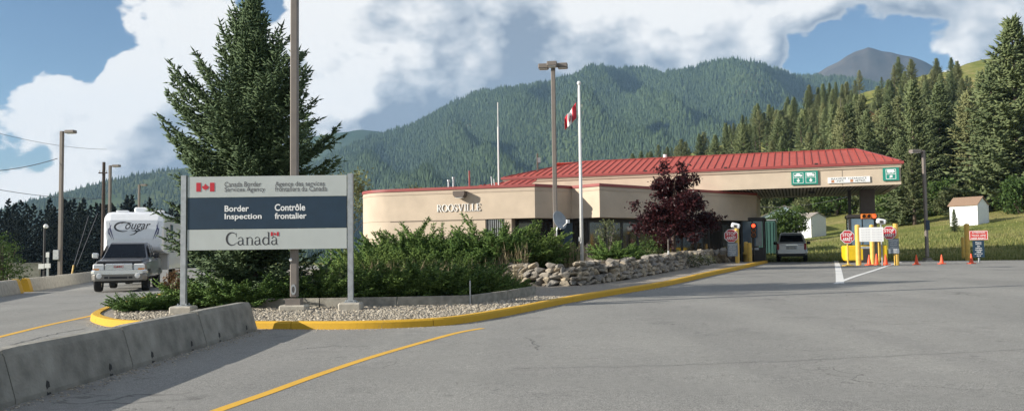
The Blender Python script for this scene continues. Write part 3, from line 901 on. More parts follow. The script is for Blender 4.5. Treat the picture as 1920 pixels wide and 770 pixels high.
# full-height wall of the curved part; the window end is left open
aL_ = toL(*pA.xy); p0L = toL(*p0.xy)
win_x0, win_x1, pil_x1 = p0L.x - 2.55, p0L.x - 1.55, p0L.x - 1.2
low = fl[:len(arcp)] + [Vector((win_x0, p0L.y, 0)), Vector((win_x0, p0L.y + .9, 0)), Vector((win_x0, p0L.y + 8, 0)), Vector((fl[0].x, p0L.y + 8, 0))]
lw = MB(); lw.loft([[(p.x, p.y, .2) for p in low], [(p.x, p.y, Z_B - .012) for p in low]]); lw.build('wall', M['stucco'], bld)
pb = MB(); pb.box(((win_x1 + pil_x1) / 2, p0L.y + .3, (Z_B + .2) / 2 - .01), (pil_x1 - win_x1, .6, Z_B - .22)); pb.build('pilaster', M['stucco_trim'], bld)
wb = MB(); wb.box(((win_x0 + win_x1) / 2, p0L.y + .26, 2.0), (win_x1 - win_x0 - .01, .04, 2.0)); w1 = wb.build('window', M['window_dark'], bld)
bb = MB()
for k in range(9): bb.box((win_x0 + .06 + k * (win_x1 - win_x0 - .12) / 8, p0L.y + .08, 2.0), (.025, .025, 2.0))
bb.build('window_bars', M['galvanised'], w1)
# recessed glazing under the angled band
gl = [Vector((pil_x1, p0L.y + .55, 0))]
rec = inset(fl, 0)
def inw(p, q, d):   # offset of segment p-q to the left (inside)
    nv = Vector((-(q - p).y, (q - p).x, 0)).normalized() * d; return p + nv, q + nv
i0 = len(arcp)
P0, P1, P2, P3 = fl[i0], fl[i0 + 1], fl[i0 + 2], fl[i0 + 3]
s1 = (Vector((pil_x1, p0L.y + .6, 0)), Vector((P0.x - .1, p0L.y + .6, 0)))
a2 = inw(P0, P1, .8); a3 = inw(P1, P2, .8); a4 = inw(P2, P3, .8)
segs = [(s1[0], s1[1]), (s1[1], a2[1]), (a2[1], a4[0]), (a4[0], a4[1])]
core = [s1[0], s1[1], a2[1], a4[0], a4[1], P3 + Vector((0, 5, 0)), Vector((s1[0].x, s1[0].y + 10, 0))]
cb_ = inset(core, .12); cw = MB(); cw.loft([[(p.x, p.y, .2) for p in cb_], [(p.x, p.y, Z_B - .02) for p in cb_]]); cw.build('inner_wall', M['dark_frame'], bld)
for si, (a, b) in enumerate(segs):
    ln = (b - a).length; n = max(1, int(round(ln / 1.25))); d = (b - a).normalized()
    for k in range(n):
        q0, q1 = a + d * (ln * k / n + .05), a + d * (ln * (k + 1) / n - .05)
        mb = MB(); mb.beam((q0.x, q0.y, 1.95), (q1.x, q1.y, 1.95), .03, 1.7)
        w_ = mb.build('window', M['window_blue'] if si == 2 and k == 0 else M['window_dark'], bld)
        mb = MB()
        for q in (q0, q1): mb.box((q.x, q.y, 1.95), (.07, .07, 1.84), math.atan2(d.y, d.x))
        for z in (1.06, 2.84): mb.beam((q0.x, q0.y, z), (q1.x, q1.y, z), .08, .07)
        mb.build('frame', M['dark_frame'], w_)
    mb = MB(); mb.beam((a.x, a.y, .62), (b.x, b.y, .62), .10, .84); mb.build('sill_wall', M['brown_metal'], bld)
# low red hip roof behind the parapet
r0 = toL(*(p0 - AX * 6.6 + AY * 3.2).xy); Lw, Dw = 4.9, 7.0
def lowmap(x, y, z): return (r0.x + x, r0.y + y, z)
lr = MB(); lr.beam((r0.x + 3.2, r0.y + 3.5, 5.44), (r0.x + Lw - .2, r0.y + 3.5, 5.44), .2, .05); low_roof = lr.build('low_roof', M['red_trim'], bld)
roof_panels(low_roof, Lw, 3.5, 3.2, .2, 4.62, 5.42, .42, lowmap)
roof_panels(low_roof, Dw, 3.2, 3.5, 3.5, 4.62, 5.42, .7, lambda x, y, z: (r0.x + y, r0.y + Dw - x, z))
for (u, vt, y) in ((841, 338, 45.5), (850, 333, 45.5)):
    p = P(u, vt, y); q = toL(p.x, p.y); mb = MB(); mb.tube([(q.x, q.y, 4.5), (q.x, q.y, p.z)], .045, 8); mb.tube([(q.x, q.y, p.z - .06), (q.x, q.y, p.z + .03)], .08, 8); mb.build('roof_pipe', M['galvanised'], bld)
p = P(880, 320, 46.5); q = toL(p.x, p.y); mb = MB(); mb.tube([(q.x, q.y, 4.5), (q.x, q.y, p.z)], .05, 8); mb.build('roof_pipe', M['red_trim'], bld)
# wall lamp on the front
p = P(861, 364, 41.9); q = toL(p.x, p.y)
mb = MB(); mb.prism([(-.30, .16), (.30, .16), (.30, -.02), (.22, -.14), (-.22, -.14), (-.30, -.02)], p0L.y - .42, p0L.y, 'xz')
for i, v in enumerate(mb.v): mb.v[i] = (v[0] + q.x, v[1], v[2] + p.z)
wl = mb.build('wall_lamp', M['brown_metal'], bld)
mb = MB(); mb.box((q.x, p0L.y - .25, p.z - .16), (.36, .26, .05)); mb.build('lamp_lens', M['white_paint'], wl)
# raised lettering ROOSVILLE
def wall_hit(u, v):
    d = ray(u, v); n = -AY; t = (p0 - Vector((0, 0, EYE))).dot(n) / d.dot(n); return Vector((d.x * t, d.y * t, EYE + d.z * t))
pl = wall_hit(819.5, 396.5); pr = wall_hit(902, 392.5)
xl, xr = toL(pl.x, pl.y).x, toL(pr.x, pr.y).x; hc = .36
tot = sum(SERIF[c][0] for c in 'ROOSVILLE'); k = (xr - xl) / (tot * 1.02); x = xl
for c in 'ROOSVILLE':
    mb = serif_letter(c, 1.0, 0.0)
    vv = [(x + a[0] * k, p0L.y - .045, pl.z - .02 + a[2] * hc) for a in mb.v]
    mb.v = vv; me = mb.mesh('letter', fix=False)
    bm = bmesh.new(); bm.from_mesh(me); r = bmesh.ops.extrude_face_region(bm, geom=bm.faces[:]);
    bmesh.ops.translate(bm, vec=(0, .04, 0), verts=[e for e in r['geom'] if isinstance(e, bmesh.types.BMVert)])
    bmesh.ops.recalc_face_normals(bm, faces=bm.faces); bm.to_mesh(me); bm.free()
    obj('letter', me, M['white_letter'], bld)
    x += SERIF[c][0] * k * 1.02
# joint line low on the wall
mb = MB(); mb.box(((aL_.x + win_x0) / 2, p0L.y - .004, Z_B - .03), (win_x0 - aL_.x, .012, .03)); mb.build('joint', M['brown_metal'], bld)
# canopy column on the right
c1 = toL(*P(1627, 420, 49.5).xy)
mb = MB(); mb.box((c1.x, c1.y, 2.55), (.78, .95, 4.34), bev=.02); mb.build('column', M['brown_metal'], bld)
c2 = toL(*P(1594, 420, 49.5).xy); mb = MB(); mb.box((c2.x, c2.y, 2.6), (.18, .18, 4.24)); mb.build('column', M['dark_frame'], bld)
c3 = toL(*P(1523, 372, 49.0).xy); mb = MB(); mb.box((c3.x, 4.2, Z_SOF - .03), (.35, .5, .14)); mb.build('soffit_lamp', M['dark_frame'], bld)

# signs fixed to the canopy fascia: things of their own
mat('sign_green', (.012, .22, .165), .45, var=.06, scale=5)
mat('sign_white', (.78, .79, .78), .4, var=.03, scale=5)
mat('sign_black', (.02, .02, .022), .5, var=.1)
mat('sign_red', (.46, .02, .03), .45, var=.06)
mat('worn_orange', (.45, .20, .10), .6, var=.3, scale=10)
def fascia_sign(name, label, u0, u1, v0, v1):
    def hit(u, v):      # ray against the fascia plane
        d = ray(u, v); n = -AY; o = B_O - AY * .02; t = (o - Vector((0, 0, EYE))).dot(n) / d.dot(n)
        return Vector((d.x * t, d.y * t, EYE + d.z * t))
    a, b = hit(u0, v1), hit(u1, v0); xa, xb = toL(a.x, a.y).x, toL(b.x, b.y).x
    c = hit((u0 + u1) / 2, (v0 + v1) / 2)
    w = xb - xa; h = (hit((u0 + u1) / 2, v0).z - hit((u0 + u1) / 2, v1).z)
    return thing(name, label, 'sign', B_O + AX * (xa + xb) / 2 - AY * .06 + Vector((0, 0, c.z)), B_ANG), w, h
def rect_frame(mb, x0, x1, z0, z1, t, y):
    mb.box(((x0 + x1) / 2, y, z0), (x1 - x0 + t, .004, t)); mb.box(((x0 + x1) / 2, y, z1), (x1 - x0 + t, .004, t))
    mb.box((x0, y, (z0 + z1) / 2), (t, .004, z1 - z0 - t)); mb.box((x1, y, (z0 + z1) / 2), (t, .004, z1 - z0 - t))
def arrow(mb, cx, cz, s, y, ang=0.0):
    pts = [(-.16, .5), (.16, .5), (.16, -.02), (.42, .22), (.42, -.12), (0, -.55), (-.42, -.12), (-.42, .22), (-.16, -.02)]
    ca, sa = math.cos(ang), math.sin(ang)
    q = [(cx + (a * ca - b * sa) * s, y, cz + (a * sa + b * ca) * s) for a, b in pts]
    mb.poly([q[0], q[1], q[2], q[8]][::-1]); mb.poly([q[2], q[3], q[4], q[5], q[6], q[7], q[8]][::-1])
CAR = [(-.5, -.12), (-.5, .05), (-.3, .08), (-.17, .25), (.14, .25), (.3, .08), (.5, .04), (.5, -.12), (.38, -.12), (.3, -.2), (.22, -.12), (-.22, -.12), (-.3, -.2), (-.38, -.12)]
TRUCK = [(-.5, -.12), (-.5, .3), (.18, .3), (.18, .14), (.38, .14), (.5, -.0), (.5, -.12), (.4, -.12), (.32, -.2), (.24, -.12), (-.2, -.12), (-.28, -.2), (-.36, -.12)]
VAN = [(-.45, -.14), (-.45, .3), (.3, .3), (.46, .1), (.46, -.14), (.3, -.14), (.22, -.22), (.14, -.14), (-.14, -.14), (-.22, -.22), (-.3, -.14)]
def picto(mb, pts, cx, cz, s, y): mb.poly([(cx + a * s, y, cz + b * s) for a, b in pts])

t, w, h = fascia_sign('lane_sign', 'green double lane sign with car and truck symbols on the canopy', 1484, 1533, 321, 346)
mb = MB(); mb.box((0, 0, 0), (w, .06, h)); mb.build('panel', M['sign_green'], t)
mb = MB()
for sx, ic in ((-1, CAR), (1, TRUCK)):
    cx_ = sx * w * .235
    rect_frame(mb, cx_ - w * .185, cx_ + w * .185, -h * .37, h * .37, .02, -.034); mb.box((cx_, -.034, h * .03), (w * .37, .004, .02))
    picto(mb, ic, cx_, h * .20, w * .3, -.036); arrow(mb, cx_, -h * .175, h * .26, -.036)
mb.build('pictogram', M['sign_white'], t)
t, w, h = fascia_sign('truck_sign', 'green sign with truck symbol and slanting arrow at the canopy end', 1655.5, 1685, 314.5, 338.5)
mb = MB(); mb.box((0, 0, 0), (w, .06, h)); mb.build('panel', M['sign_green'], t)
mb = MB(); rect_frame(mb, -w * .3, w * .3, -h * .37, h * .37, .025, -.034); mb.box((0, -.034, h * .0), (w * .6, .004, .025))
picto(mb, VAN, 0, h * .19, w * .5, -.036); arrow(mb, 0, -h * .185, h * .27, -.036, rad(135)); mb.build('pictogram', M['sign_white'], t)
t, w, h = fascia_sign('clearance_sign', 'long white maximum clearance sign on the canopy fascia', 1552, 1631, 331.5, 342.5)
mb = MB(); mb.box((0, .01, 0), (w, .04, h)); mb.build('panel', M['sign_white'], t)
obj('lettering', text_mesh('lettering', 'MAXIMUM  CLEARANCE', w * .84, h * .36, space=1.15), M['sign_black'], t, loc=(0, -.012, h * .22))
obj('lettering', text_mesh('lettering', '(FEET)', w * .18, h * .34), M['sign_black'], t, loc=(-w * .2, -.012, -h * .22))
obj('lettering', text_mesh('lettering', 'METRES', w * .24, h * .34), M['sign_black'], t, loc=(w * .27, -.012, -h * .22))
for sx in (-.38, .07):
    mb = MB(); mb.box((w * sx, -.014, -h * .2), (w * .07, .006, h * .42)); mb.build('number_plate', M['worn_orange'], t)

# ------------------------------------------------------------------ inspection booths under the canopy
def booth(label, loc, w, d, h, blue_side):
    t = thing('inspection_booth', label, 'booth', loc, B_ANG, 'booths under the canopy')
    mb = MB()
    for x in (-w / 2 + .06, w / 2 - .06):
        for y in (-d / 2 + .06, d / 2 - .06): mb.box((x, y, h / 2), (.11, .11, h))
    mb.box((0, 0, .45), (w - .03, d - .03, .9)); mb.build('frame', M['dark_frame'], t)
    mb = MB(); mb.box((0, 0, h + .09), (w + .12, d + .12, .18), bev=.02); mb.build('roof', M['dark_frame'], t)
    n = 2
    for k in range(n):
        x0 = -w / 2 + .13 + k * (w - .22) / n; x1 = x0 + (w - .22) / n - .06
        mb = MB(); mb.box(((x0 + x1) / 2, -d / 2 + .05, (h + .95) / 2), (x1 - x0, .02, h - 1.0)); mb.build('window', M['window_blue'], t)
    for sx in (-1, 1):
        mb = MB(); mb.box((sx * (w / 2 - .05), 0, (h + .95) / 2), (.02, d - .26, h - 1.0)); mb.build('window', M['window_blue' if sx < 0 else 'window_dark'], t)
    mb = MB(); mb.box((0, -d / 2 + .005, .82), (w * .5, .012, .12)); mb.build('panel_strip', M['galvanised'], t)
    return t
booth('dark glazed inspection booth at the building corner beside the left stop sign', at(1414, 50.5), 1.35, 2.0, 2.45, 0)
booth('dark glazed inspection booth on the right lane island behind the yellow barrier', at(1617, 47.6), 1.45, 2.2, 2.45, 1)

# ------------------------------------------------------------------ rock retaining wall and raised bed
def hull_mesh(name, seed, n=13):
    rnd = random.Random(seed); bm = bmesh.new()
    for _ in range(n):
        d = Vector((rnd.gauss(0, 1), rnd.gauss(0, 1), rnd.gauss(0, 1))).normalized()
        mxx = max(abs(d.x), abs(d.y), abs(d.z)); d = d * (1 - .45) + d / mxx * .45
        bm.verts.new(d * rnd.uniform(.42, .52))
    r = bmesh.ops.convex_hull(bm, input=bm.verts)
    bmesh.ops.delete(bm, geom=[e for e in r['geom_interior'] if isinstance(e, bmesh.types.BMVert)], context='VERTS')
    bmesh.ops.bevel(bm, geom=bm.edges[:], offset=.035, segments=1, affect='EDGES')
    bmesh.ops.recalc_face_normals(bm, faces=bm.faces)
    me = bpy.data.meshes.new(name); bm.to_mesh(me); bm.free()
    return me
def stone_material():
    m_ = mat('field_stone', (.255, .225, .18), .9, bump=.6, bscale=14, var=.25, scale=6, c2=(.33, .29, .235), detail=8)
    nt = m_.node_tree; b = nt.nodes['Principled BSDF']; src = b.inputs['Base Color'].links[0].from_socket
    oi = nn(nt, 'ShaderNodeObjectInfo'); hs = nn(nt, 'ShaderNodeHueSaturation')
    nt.links.new(math_node(nt, 'MULTIPLY_ADD', oi.outputs['Random'], .7, .62), hs.inputs['Value'])
    nt.links.new(math_node(nt, 'MULTIPLY_ADD', oi.outputs['Random'], .9, .55), hs.inputs['Saturation'])
    nt.links.new(src, hs.inputs['Color']); nt.links.new(hs.outputs[0], b.inputs['Base Color'])
    return m_
stone_material()
stones = [hull_mesh('stone', 100 + k) for k in range(8)]
for s in stones: s.materials.append(M['field_stone'])
wp = [G(888, 530), G(940, 541), G(1010, 543), G(1085, 542), G(1135, 537), G(1200, 526), G(1270, 512), G(1330, 499), G(1352, 494)]
wp = catmull([Vector((p.x, p.y + .12, 0)) for p in wp], 8)
cum = [0]
for a, b in zip(wp, wp[1:]): cum.append(cum[-1] + (b - a).length)
def wall_pt(s):
    s = min(max(s, 0), cum[-1] - 1e-4)
    for k in range(len(cum) - 1):
        if cum[k + 1] >= s:
            t = (s - cum[k]) / max(1e-6, cum[k + 1] - cum[k]); d = (wp[k + 1] - wp[k]).normalized(); return wp[k].lerp(wp[k + 1], t), d
rw = thing('rock_wall', 'dry stacked field stone retaining wall curving along the kerb', 'stone wall', (wp[0].x, wp[0].y, isl_z(wp[0].x, wp[0].y)))
rnd = random.Random(11)
for course in range(5):
    s = rnd.uniform(0, .2); hz = .2
    while s < cum[-1]:
        ln = rnd.uniform(.18, .44); p, d = wall_pt(s + ln / 2); nv = Vector((-d.y, d.x, 0))
        hh = rnd.uniform(.13, .22); end = sstep(0, 1.5, s)
        if course == 4 and rnd.random() < .3: s += ln; continue
        o = bpy.data.objects.new('stone', rnd.choice(stones)); col.objects.link(o); o.parent = rw
        q = p + nv * (course * .06 + rnd.uniform(-.05, .05) + .1)
        z = isl_z(p.x, p.y) + .07 + course * .135 + rnd.uniform(-.025, .025)
        o.location = Vector((q.x, q.y, z)) - rw.location
        o.rotation_euler = (rnd.uniform(-.25, .25), rnd.uniform(-.2, .2), math.atan2(d.y, d.x) + rnd.uniform(-.35, .35))
        o.scale = (ln * 1.18, rnd.uniform(.3, .44), hh * 1.2)
        s += ln * .95
# a few stones lying on the bed's far end by the booth
for (u, v) in ((1352, 478), (1360, 483), (1345, 474), (1366, 476), (1357, 470), (1338, 480), (1330, 472), (1362, 489), (1348, 487)):
    p = at(u, 45 - (489 - v) * .05, .12); o = bpy.data.objects.new('stone', rnd.choice(stones)); col.objects.link(o); o.parent = rw
    p.z = P(u, v, p.y).z; o.location = p - rw.location; o.rotation_euler = (rnd.uniform(-.4, .4), rnd.uniform(-.4, .4), rnd.uniform(0, 6)); o.scale = (.5, .42, .42)
bedp = [(p.x - .04, p.y + .25) for p in wp[::2]] + [(14.2, 48.5), (4.5, 40.9), (2.9, 42), (1.0, 40.7), (-7, 43), (-8, 40), (-4.5, 30), (-3.0, 26.8)]
def bed_z(x, y): return isl_z(x, y) + .42
me, bed_in = cdt_mesh('garden_bed', bedp, bed_z, .7)
obj('garden_bed', me, M['soil'], kind='structure')
def bed_or_isl(x, y): return bed_z(x, y) if bed_in(x, y) else isl_z(x, y)
def island_at(u, y):
    p = at(u, y); p.z = bed_or_isl(p.x, p.y); return p

# ------------------------------------------------------------------ timber edging
mat('old_timber', (.27, .255, .215), .9, bump=.4, bscale=30, var=.25, scale=7)
te = [G(458, 577, .1), G(600, 576, .1), G(745, 574, .1), G(882, 571, .1), G(950, 561, .1), G(1003, 551, .1)]
edging = thing('timber_edging', 'low weathered timber edging round the juniper bed', 'edging', (te[0].x, te[0].y, te[0].z))
for a, b in zip(te, te[1:]):
    d = (b - a).normalized(); mb = MB(); a2_, b2_ = a + d * .012 - edging.location, b - d * .012 - edging.location
    mb.beam(a2_ + Vector((0, 0, .10)), b2_ + Vector((0, 0, .10)), .07, .24); mb.build('plank', M['old_timber'], edging)
p = te[3]; mb = MB(); mb.box((p.x - edging.location.x, p.y - .06 - edging.location.y, .3), (.03, .03, .62)); mb.build('stake', M['galvanised'], edging)

# ------------------------------------------------------------------ border sign
mat('sign_panel', (.46, .495, .48), .45, var=.035, scale=3)
mat('sign_navy', (.012, .034, .062), .45, var=.10, scale=4)
mat('sign_text_dark', (.035, .035, .04), .5, var=.05)
mat('sign_text_grey', (.09, .09, .10), .5, var=.05)
mat('flag_red', (.50, .02, .035), .5, var=.08)
YS = G(655, 581, .1).y
b0, b1 = at(346, YS, .1), at(660, YS, .1)
SP = 299 / F_PX * YS / math.cos(0)          # panel width in metres
cxs = (P(351, 400, YS).x + P(651, 400, YS).x) / 2
sg = thing('border_sign', 'large bilingual border inspection sign on two steel posts with concrete footings', 'sign', (cxs, YS, isl_z(cxs, YS)))
z0s = sg.location.z
def Sz(v, u=500): return P(u, v, YS).z - z0s
def Sx(u, v=400): return P(u, v, YS).x - cxs
zt, z1, z2, zb = Sz(329.5), Sz(369), Sz(428.5), Sz(467.5)
def Sq(u, v): return Sx(u, v), P(u, v, YS).z - z0s
xa, xb = Sx(352, 400), Sx(650, 400)
for nm, za, zc, mt in (('top_panel', zt, z1, 'sign_panel'), ('middle_panel', z1, z2, 'sign_navy'), ('bottom_panel', z2, zb, 'sign_panel')):
    mb = MB(); mb.box(((xa + xb) / 2, .02, (za + zc) / 2), (xb - xa, .06, za - zc - .008)); o = mb.build(nm, M[mt], sg)
    M_panel = o
mb = MB()
for k in range(1, 9): 
    z = zb + (zt - zb) * k / 9
    mb.box(((xa + xb) / 2, .058, z), (xb - xa, .03, .05))
mb.build('back_rails', M['galvanised'], sg)
for u in (344, 657):
    x = Sx(u, 460); zf = isl_z(cxs + x, YS) - z0s
    mb = MB(); mb.box((x, .03, (zt + .03 + zf) / 2 + .1), (.115, .115, zt + .03 - zf - .2)); po = mb.build('post', M['galvanised'], sg)
    mb = MB(); mb.box((x, .03, zf + .175), (.26, .26, .02)); mb.build('base_plate', M['galvanised'], po)
    for sx in (-.09, .09):
        for sy in (-.09, .09): mb = MB(); mb.tube([(x + sx, .03 + sy, zf + .185), (x + sx, .03 + sy, zf + .225)], .014, 6); mb.build('bolt', M['galvanised'], po)
    mb = MB(); mb.box((x, .03, zf + .055), (.5, .42, .22), bev=.03); mb.build('footing', M['light_concrete'], sg)
def lay(txt, u0, u1, v0, v1, m_, bold=0.0, nm='lettering', space=1.0):
    x0, z_a = Sq(u0, (v0 + v1) / 2); x1, z_b = Sq(u1, (v0 + v1) / 2)
    obj(nm, text_mesh(nm, txt, x1 - x0, Sq(u0, v0)[1] - Sq(u0, v1)[1], bold=bold, space=space), M[m_], sg, loc=((x0 + x1) / 2, -.012, (z_a + z_b) / 2 - .0))
lay('Canada Border', 421.5, 490, 340.5, 350, 'sign_text_grey', .006)
lay('Services Agency', 421.5, 497, 350.5, 361.5, 'sign_text_grey', .006)
lay('Agence des services', 516, 609, 339.8, 351.5, 'sign_text_grey', .006)
lay('frontaliers du Canada', 516, 613, 349, 358.5, 'sign_text_grey', .006)
lay('Border', 421.5, 467, 385, 396.5, 'sign_white', .022)
lay('Inspection', 421.5, 491, 400, 413.5, 'sign_white', .022)
lay('Contrôle', 515.5, 572.5, 382, 395, 'sign_white', .022)
lay('frontalier', 515.5, 575, 398.5, 410, 'sign_white', .022)
def small_flag(u0, u1, v0, v1):
    x0, za = Sq(u0, (v0 + v1) / 2); x1, zc = Sq(u1, (v0 + v1) / 2); h = Sq(u0, v0)[1] - Sq(u0, v1)[1]; z = (za + zc) / 2; w = x1 - x0
    mb = MB()
    for cx_ in (x0 + w * .125, x1 - w * .125): mb.box((cx_, -.013, z), (w * .25, .006, h))
    maple_leaf(mb, (x0 + x1) / 2, z, h * .55, -.016); mb.build('flag_symbol', M['flag_red'], sg)
small_flag(368.5, 402.5, 342.5, 359)
small_flag(508, 523, 434.5, 442)
wx0, wz0 = Sq(424, 459.5); wx1, _ = Sq(523, 458); capH = Sq(424, 436)[1] - wz0
tot = sum(SERIF[c][0] for c in 'Canada'); k = (wx1 - wx0) / tot; x = wx0; mb = MB()
for c in 'Canada':
    l = serif_letter(c, 1.0)
    for f in l.f: mb.quad(*[(x + l.v[i][0] * k, -.013, wz0 + (x - wx0) * 0 + l.v[i][2] * capH) for i in f])
    x += SERIF[c][0] * k
obj('wordmark', mb.mesh('wordmark', fix=False), M['sign_text_dark'], sg)

# ------------------------------------------------------------------ tall lamp post behind the sign
mat('pole_taupe', (.195, .17, .15), .5, var=.08, scale=4, metal=.1)
def lamp_post(label, base, ht, w, heads, rz=0.0, group='lamp posts round the plaza', name='lamp_post', foot=True, hs=1.0):
    t = thing(name, label, 'lamp post', base, rz, group)
    mb = MB(); mb.box((0, 0, ht / 2 + .12), (w, w, ht - .24), bev=w * .12); mb.build('pole', M['pole_taupe'], t)
    if foot:
        mb = MB(); mb.box((0, 0, .13), (w * 2, w * 2, .16)); mb.build('base_plate', M['pole_taupe'], t)
        mb = MB(); mb.box((0, 0, .0), (w * 3.6, w * 2.8, .14), bev=.03); mb.build('footing', M['light_concrete'], t)
    for a in heads:
        ca, sa = math.cos(a), math.sin(a); mb = MB()
        mb.box((ca * (w * .5 + .42 * hs), sa * (w * .5 + .42 * hs), ht - .05), (.55 * hs, .36, .17), a, bev=.02); hd = mb.build('lamp_head', M['pole_taupe'], t)
        mb = MB(); mb.box((ca * (w * .5 + .42 * hs), sa * (w * .5 + .42 * hs), ht - .142), (.46 * hs, .28, .02), a); mb.build('lens', M['white_paint'], hd)
        mb = MB(); mb.beam((ca * w * .4, sa * w * .4, ht - .05), (ca * (w * .5 + .18 * hs), sa * (w * .5 + .18 * hs), ht - .05), .08, .08); mb.build('arm', M['pole_taupe'], hd)
    return t
pb_ = at(552, YS + .25, .1)
lp = lamp_post('tall square taupe lamp post standing right behind the border sign', pb_ + Vector((0, 0, .06)), 9.6, .165, (0, math.pi), foot=True)
mb = MB(); zo = P(549, 543, YS).z - lp.location.z
mb.lathe([(.045, -.01), (.075, -.01), (.075, .01), (.045, .01), (.045, -.01)], 'y', (0, -.09, 0), 14, False)
mb.v = [(v[0] * .8, v[1], v[2] * 1.6 + zo) for v in mb.v]; mb.build('hand_hole_cover', M['galvanised'], lp)
mb = MB(); mb.tube([(-.06, -.085, P(543, 488, YS).z - lp.location.z), (-.06, -.12, P(543, 486, YS).z - lp.location.z)], .035, 8); mb.build('photo_cell', M['white_paint'], lp)
b = island_at(1043, 31.0)
lamp_post('taupe lamp post with three lamp heads beside the satellite dish', b, top_z(1038, 122, 31) - b.z, .15, (0, math.pi, -math.pi / 2), rad(-8), hs=.66)
b = at(1739, 47.5)
lpR = lamp_post('taupe lamp post by the grass bank with small notice board', b, top_z(1733, 282, 47.5) - b.z, .16, (math.pi,), rad(8))
mb = MB(); zz = P(1738, 422, 47.5).z - b.z; mb.box((.03, -.11, zz), (.22, .03, .55)); mb.build('notice_board', M['sign_navy'], lpR)
for (u, vt, y, lb) in ((112, 246, 48, 'tall lamp post with single head behind the left roadside barrier'), (204, 310, 66, 'lamp post with single head next to the wooden utility pole'), (259, 346, 84, 'small distant lamp post just above the white trailer')):
    b = at(u, y); lq = lamp_post(lb, b, top_z(u, vt, y) - b.z, .19, (0,), rad(-6), foot=False)
    if u == 112:
        mb = MB(); mb.box((-.14, -.13, 1.55), (.34, .14, .55), bev=.02); mb.build('junction_box', M['galvanised'], lq)

# ------------------------------------------------------------------ flagpole, flag, dish, antenna
b = island_at(1092, 29.0); ztop = top_z(1086.5, 160, 29)
t = thing('flagpole', 'slender white flagpole rising behind the rock wall', 'flagpole', b)
mb = MB(); mb.tube([(0, 0, 0), (0, 0, (ztop - b.z) * .5), (0, 0, ztop - b.z)], [.062, .055, .038], 14); mb.build('pole', M['white_paint'], t, smooth=True)
mb = MB(); mb.lathe([(.01, -.075), (.05, -.055), (.075, 0), (.05, .055), (.01, .075)], 'z', (0, 0, ztop - b.z + .07), 14); mb.build('finial', M['white_paint'], t, smooth=True)
mb = MB(); mb.tube([(-.06, -.03, .9), (-.05, -.03, 3), (-.05, -.02, ztop - b.z - .1)], .006, 5); mb.box((-.08, -.03, .95), (.05, .04, .14)); mb.build('halyard', M['white_paint'], t)
def flag():
    # cloth hanging in folds from the pole, drawn out to the left
    fz = P(1085, 192, 29).z; H_ = fz - P(1085, 240, 29).z
    t = thing('flag', 'red and white maple leaf flag hanging in folds from the flagpole', 'flag', (b.x - .11, b.y, fz))
    N, K = 24, 12; grid = []
    for j in range(K + 1):
        row = []
        for i in range(N + 1):
            s = i / N; q = j / K
            x = -s * .40 - .012 * math.sin(9 * s) ; z = -q * H_ * .62 * (1 - .25 * s) - s * H_ * .62
            y = .075 * math.sin(s * 15 + q * 1.6) * (.25 + s) + .03 * math.sin(q * 6 + s * 5)
            row.append((x, y, z))
        grid.append(row)
    def part(i0, i1, nm, mt):
        mb = MB()
        for j in range(K):
            for i in range(i0, i1): mb.quad(grid[j][i], grid[j + 1][i], grid[j + 1][i + 1], grid[j][i + 1])
        me = mb.mesh(nm, fix=False); bm = bmesh.new(); bm.from_mesh(me); bmesh.ops.remove_doubles(bm, verts=bm.verts, dist=1e-5)
        r = bmesh.ops.solidify(bm, geom=bm.faces[:], thickness=.004); bm.to_mesh(me); bm.free()
        me.polygons.foreach_set('use_smooth', [True] * len(me.polygons)); return obj(nm, me, mt, t)
    part(0, 9, 'red_band', M['flag_cloth_red']); w = part(9, 18, 'white_band', M['flag_cloth_white']); part(18, 24, 'red_band', M['flag_cloth_red'])
    mb = MB(); g = grid
    for j in range(4, 9):
        a = 2 if j in (4, 8) else 1
        for i in range(9 + 1 + a, 18 - 1 - a): mb.quad(*[(p[0], p[1] - .008, p[2]) for p in (g[j][i], g[j + 1][i], g[j + 1][i + 1], g[j][i + 1])])
    mb.build('leaf_emblem', M['flag_cloth_red'], w)
mat('flag_cloth_red', (.52, .02, .04), .7, var=.06); mat('flag_cloth_white', (.78, .77, .75), .7, var=.04)
flag()
b = island_at(1046, 30.2)
t = thing('satellite_dish', 'grey satellite dish on a bent mast in front of the building', 'satellite dish', b)
c = P(1050, 412, 30.2) - b
mat('dish_grey', (.30, .33, .36), .5, var=.08)
mb = MB(); mb.tube([(c.x * .4 - .05, 0, 0), (c.x * .4 - .05, 0, c.z - .35), (c.x - .02, .05, c.z - .02)], .028, 8); mb.build('mast', M['galvanised'], t)
mb = MB(); mb.lathe([(.01, .10), (.10, .095), (.2, .075), (.28, .035), (.33, 0), (.335, .012), (.28, .055), (.2, .095), (.01, .12)], 'y', (0, 0, 0), 22)
dm = mb.mesh('dish', smooth=True); o = obj('dish', dm, M['dish_grey'], t, loc=(c.x, -.06, c.z)); o.rotation_euler = (rad(-22), 0, rad(34)); o.scale = (.85, 1, 1.05)
mb = MB(); mb.tube([(c.x, -.02, c.z - .33), (c.x + .24, -.42, c.z - .1)], .015, 6); mb.box((c.x + .25, -.44, c.z - .07), (.1, .09, .12), .4); mb.build('feed_arm', M['white_paint'], t)
q = P(935, 340, 44.5); zt_ = P(933, 192, 44.5).z
t = thing('antenna_mast', 'tall thin white antenna mast rising above the low red roof', 'antenna', (q.x, q.y, 4.6))
mb = MB(); mb.tube([(0, 0, 0), (0, 0, (zt_ - 4.6) * .72)], .04, 8); mb.build('mast', M['white_paint'], t)
mb = MB(); mb.tube([(0, 0, (zt_ - 4.6) * .72), (0, 0, zt_ - 4.6)], .022, 6); mb.build('whip', M['white_paint'], t)
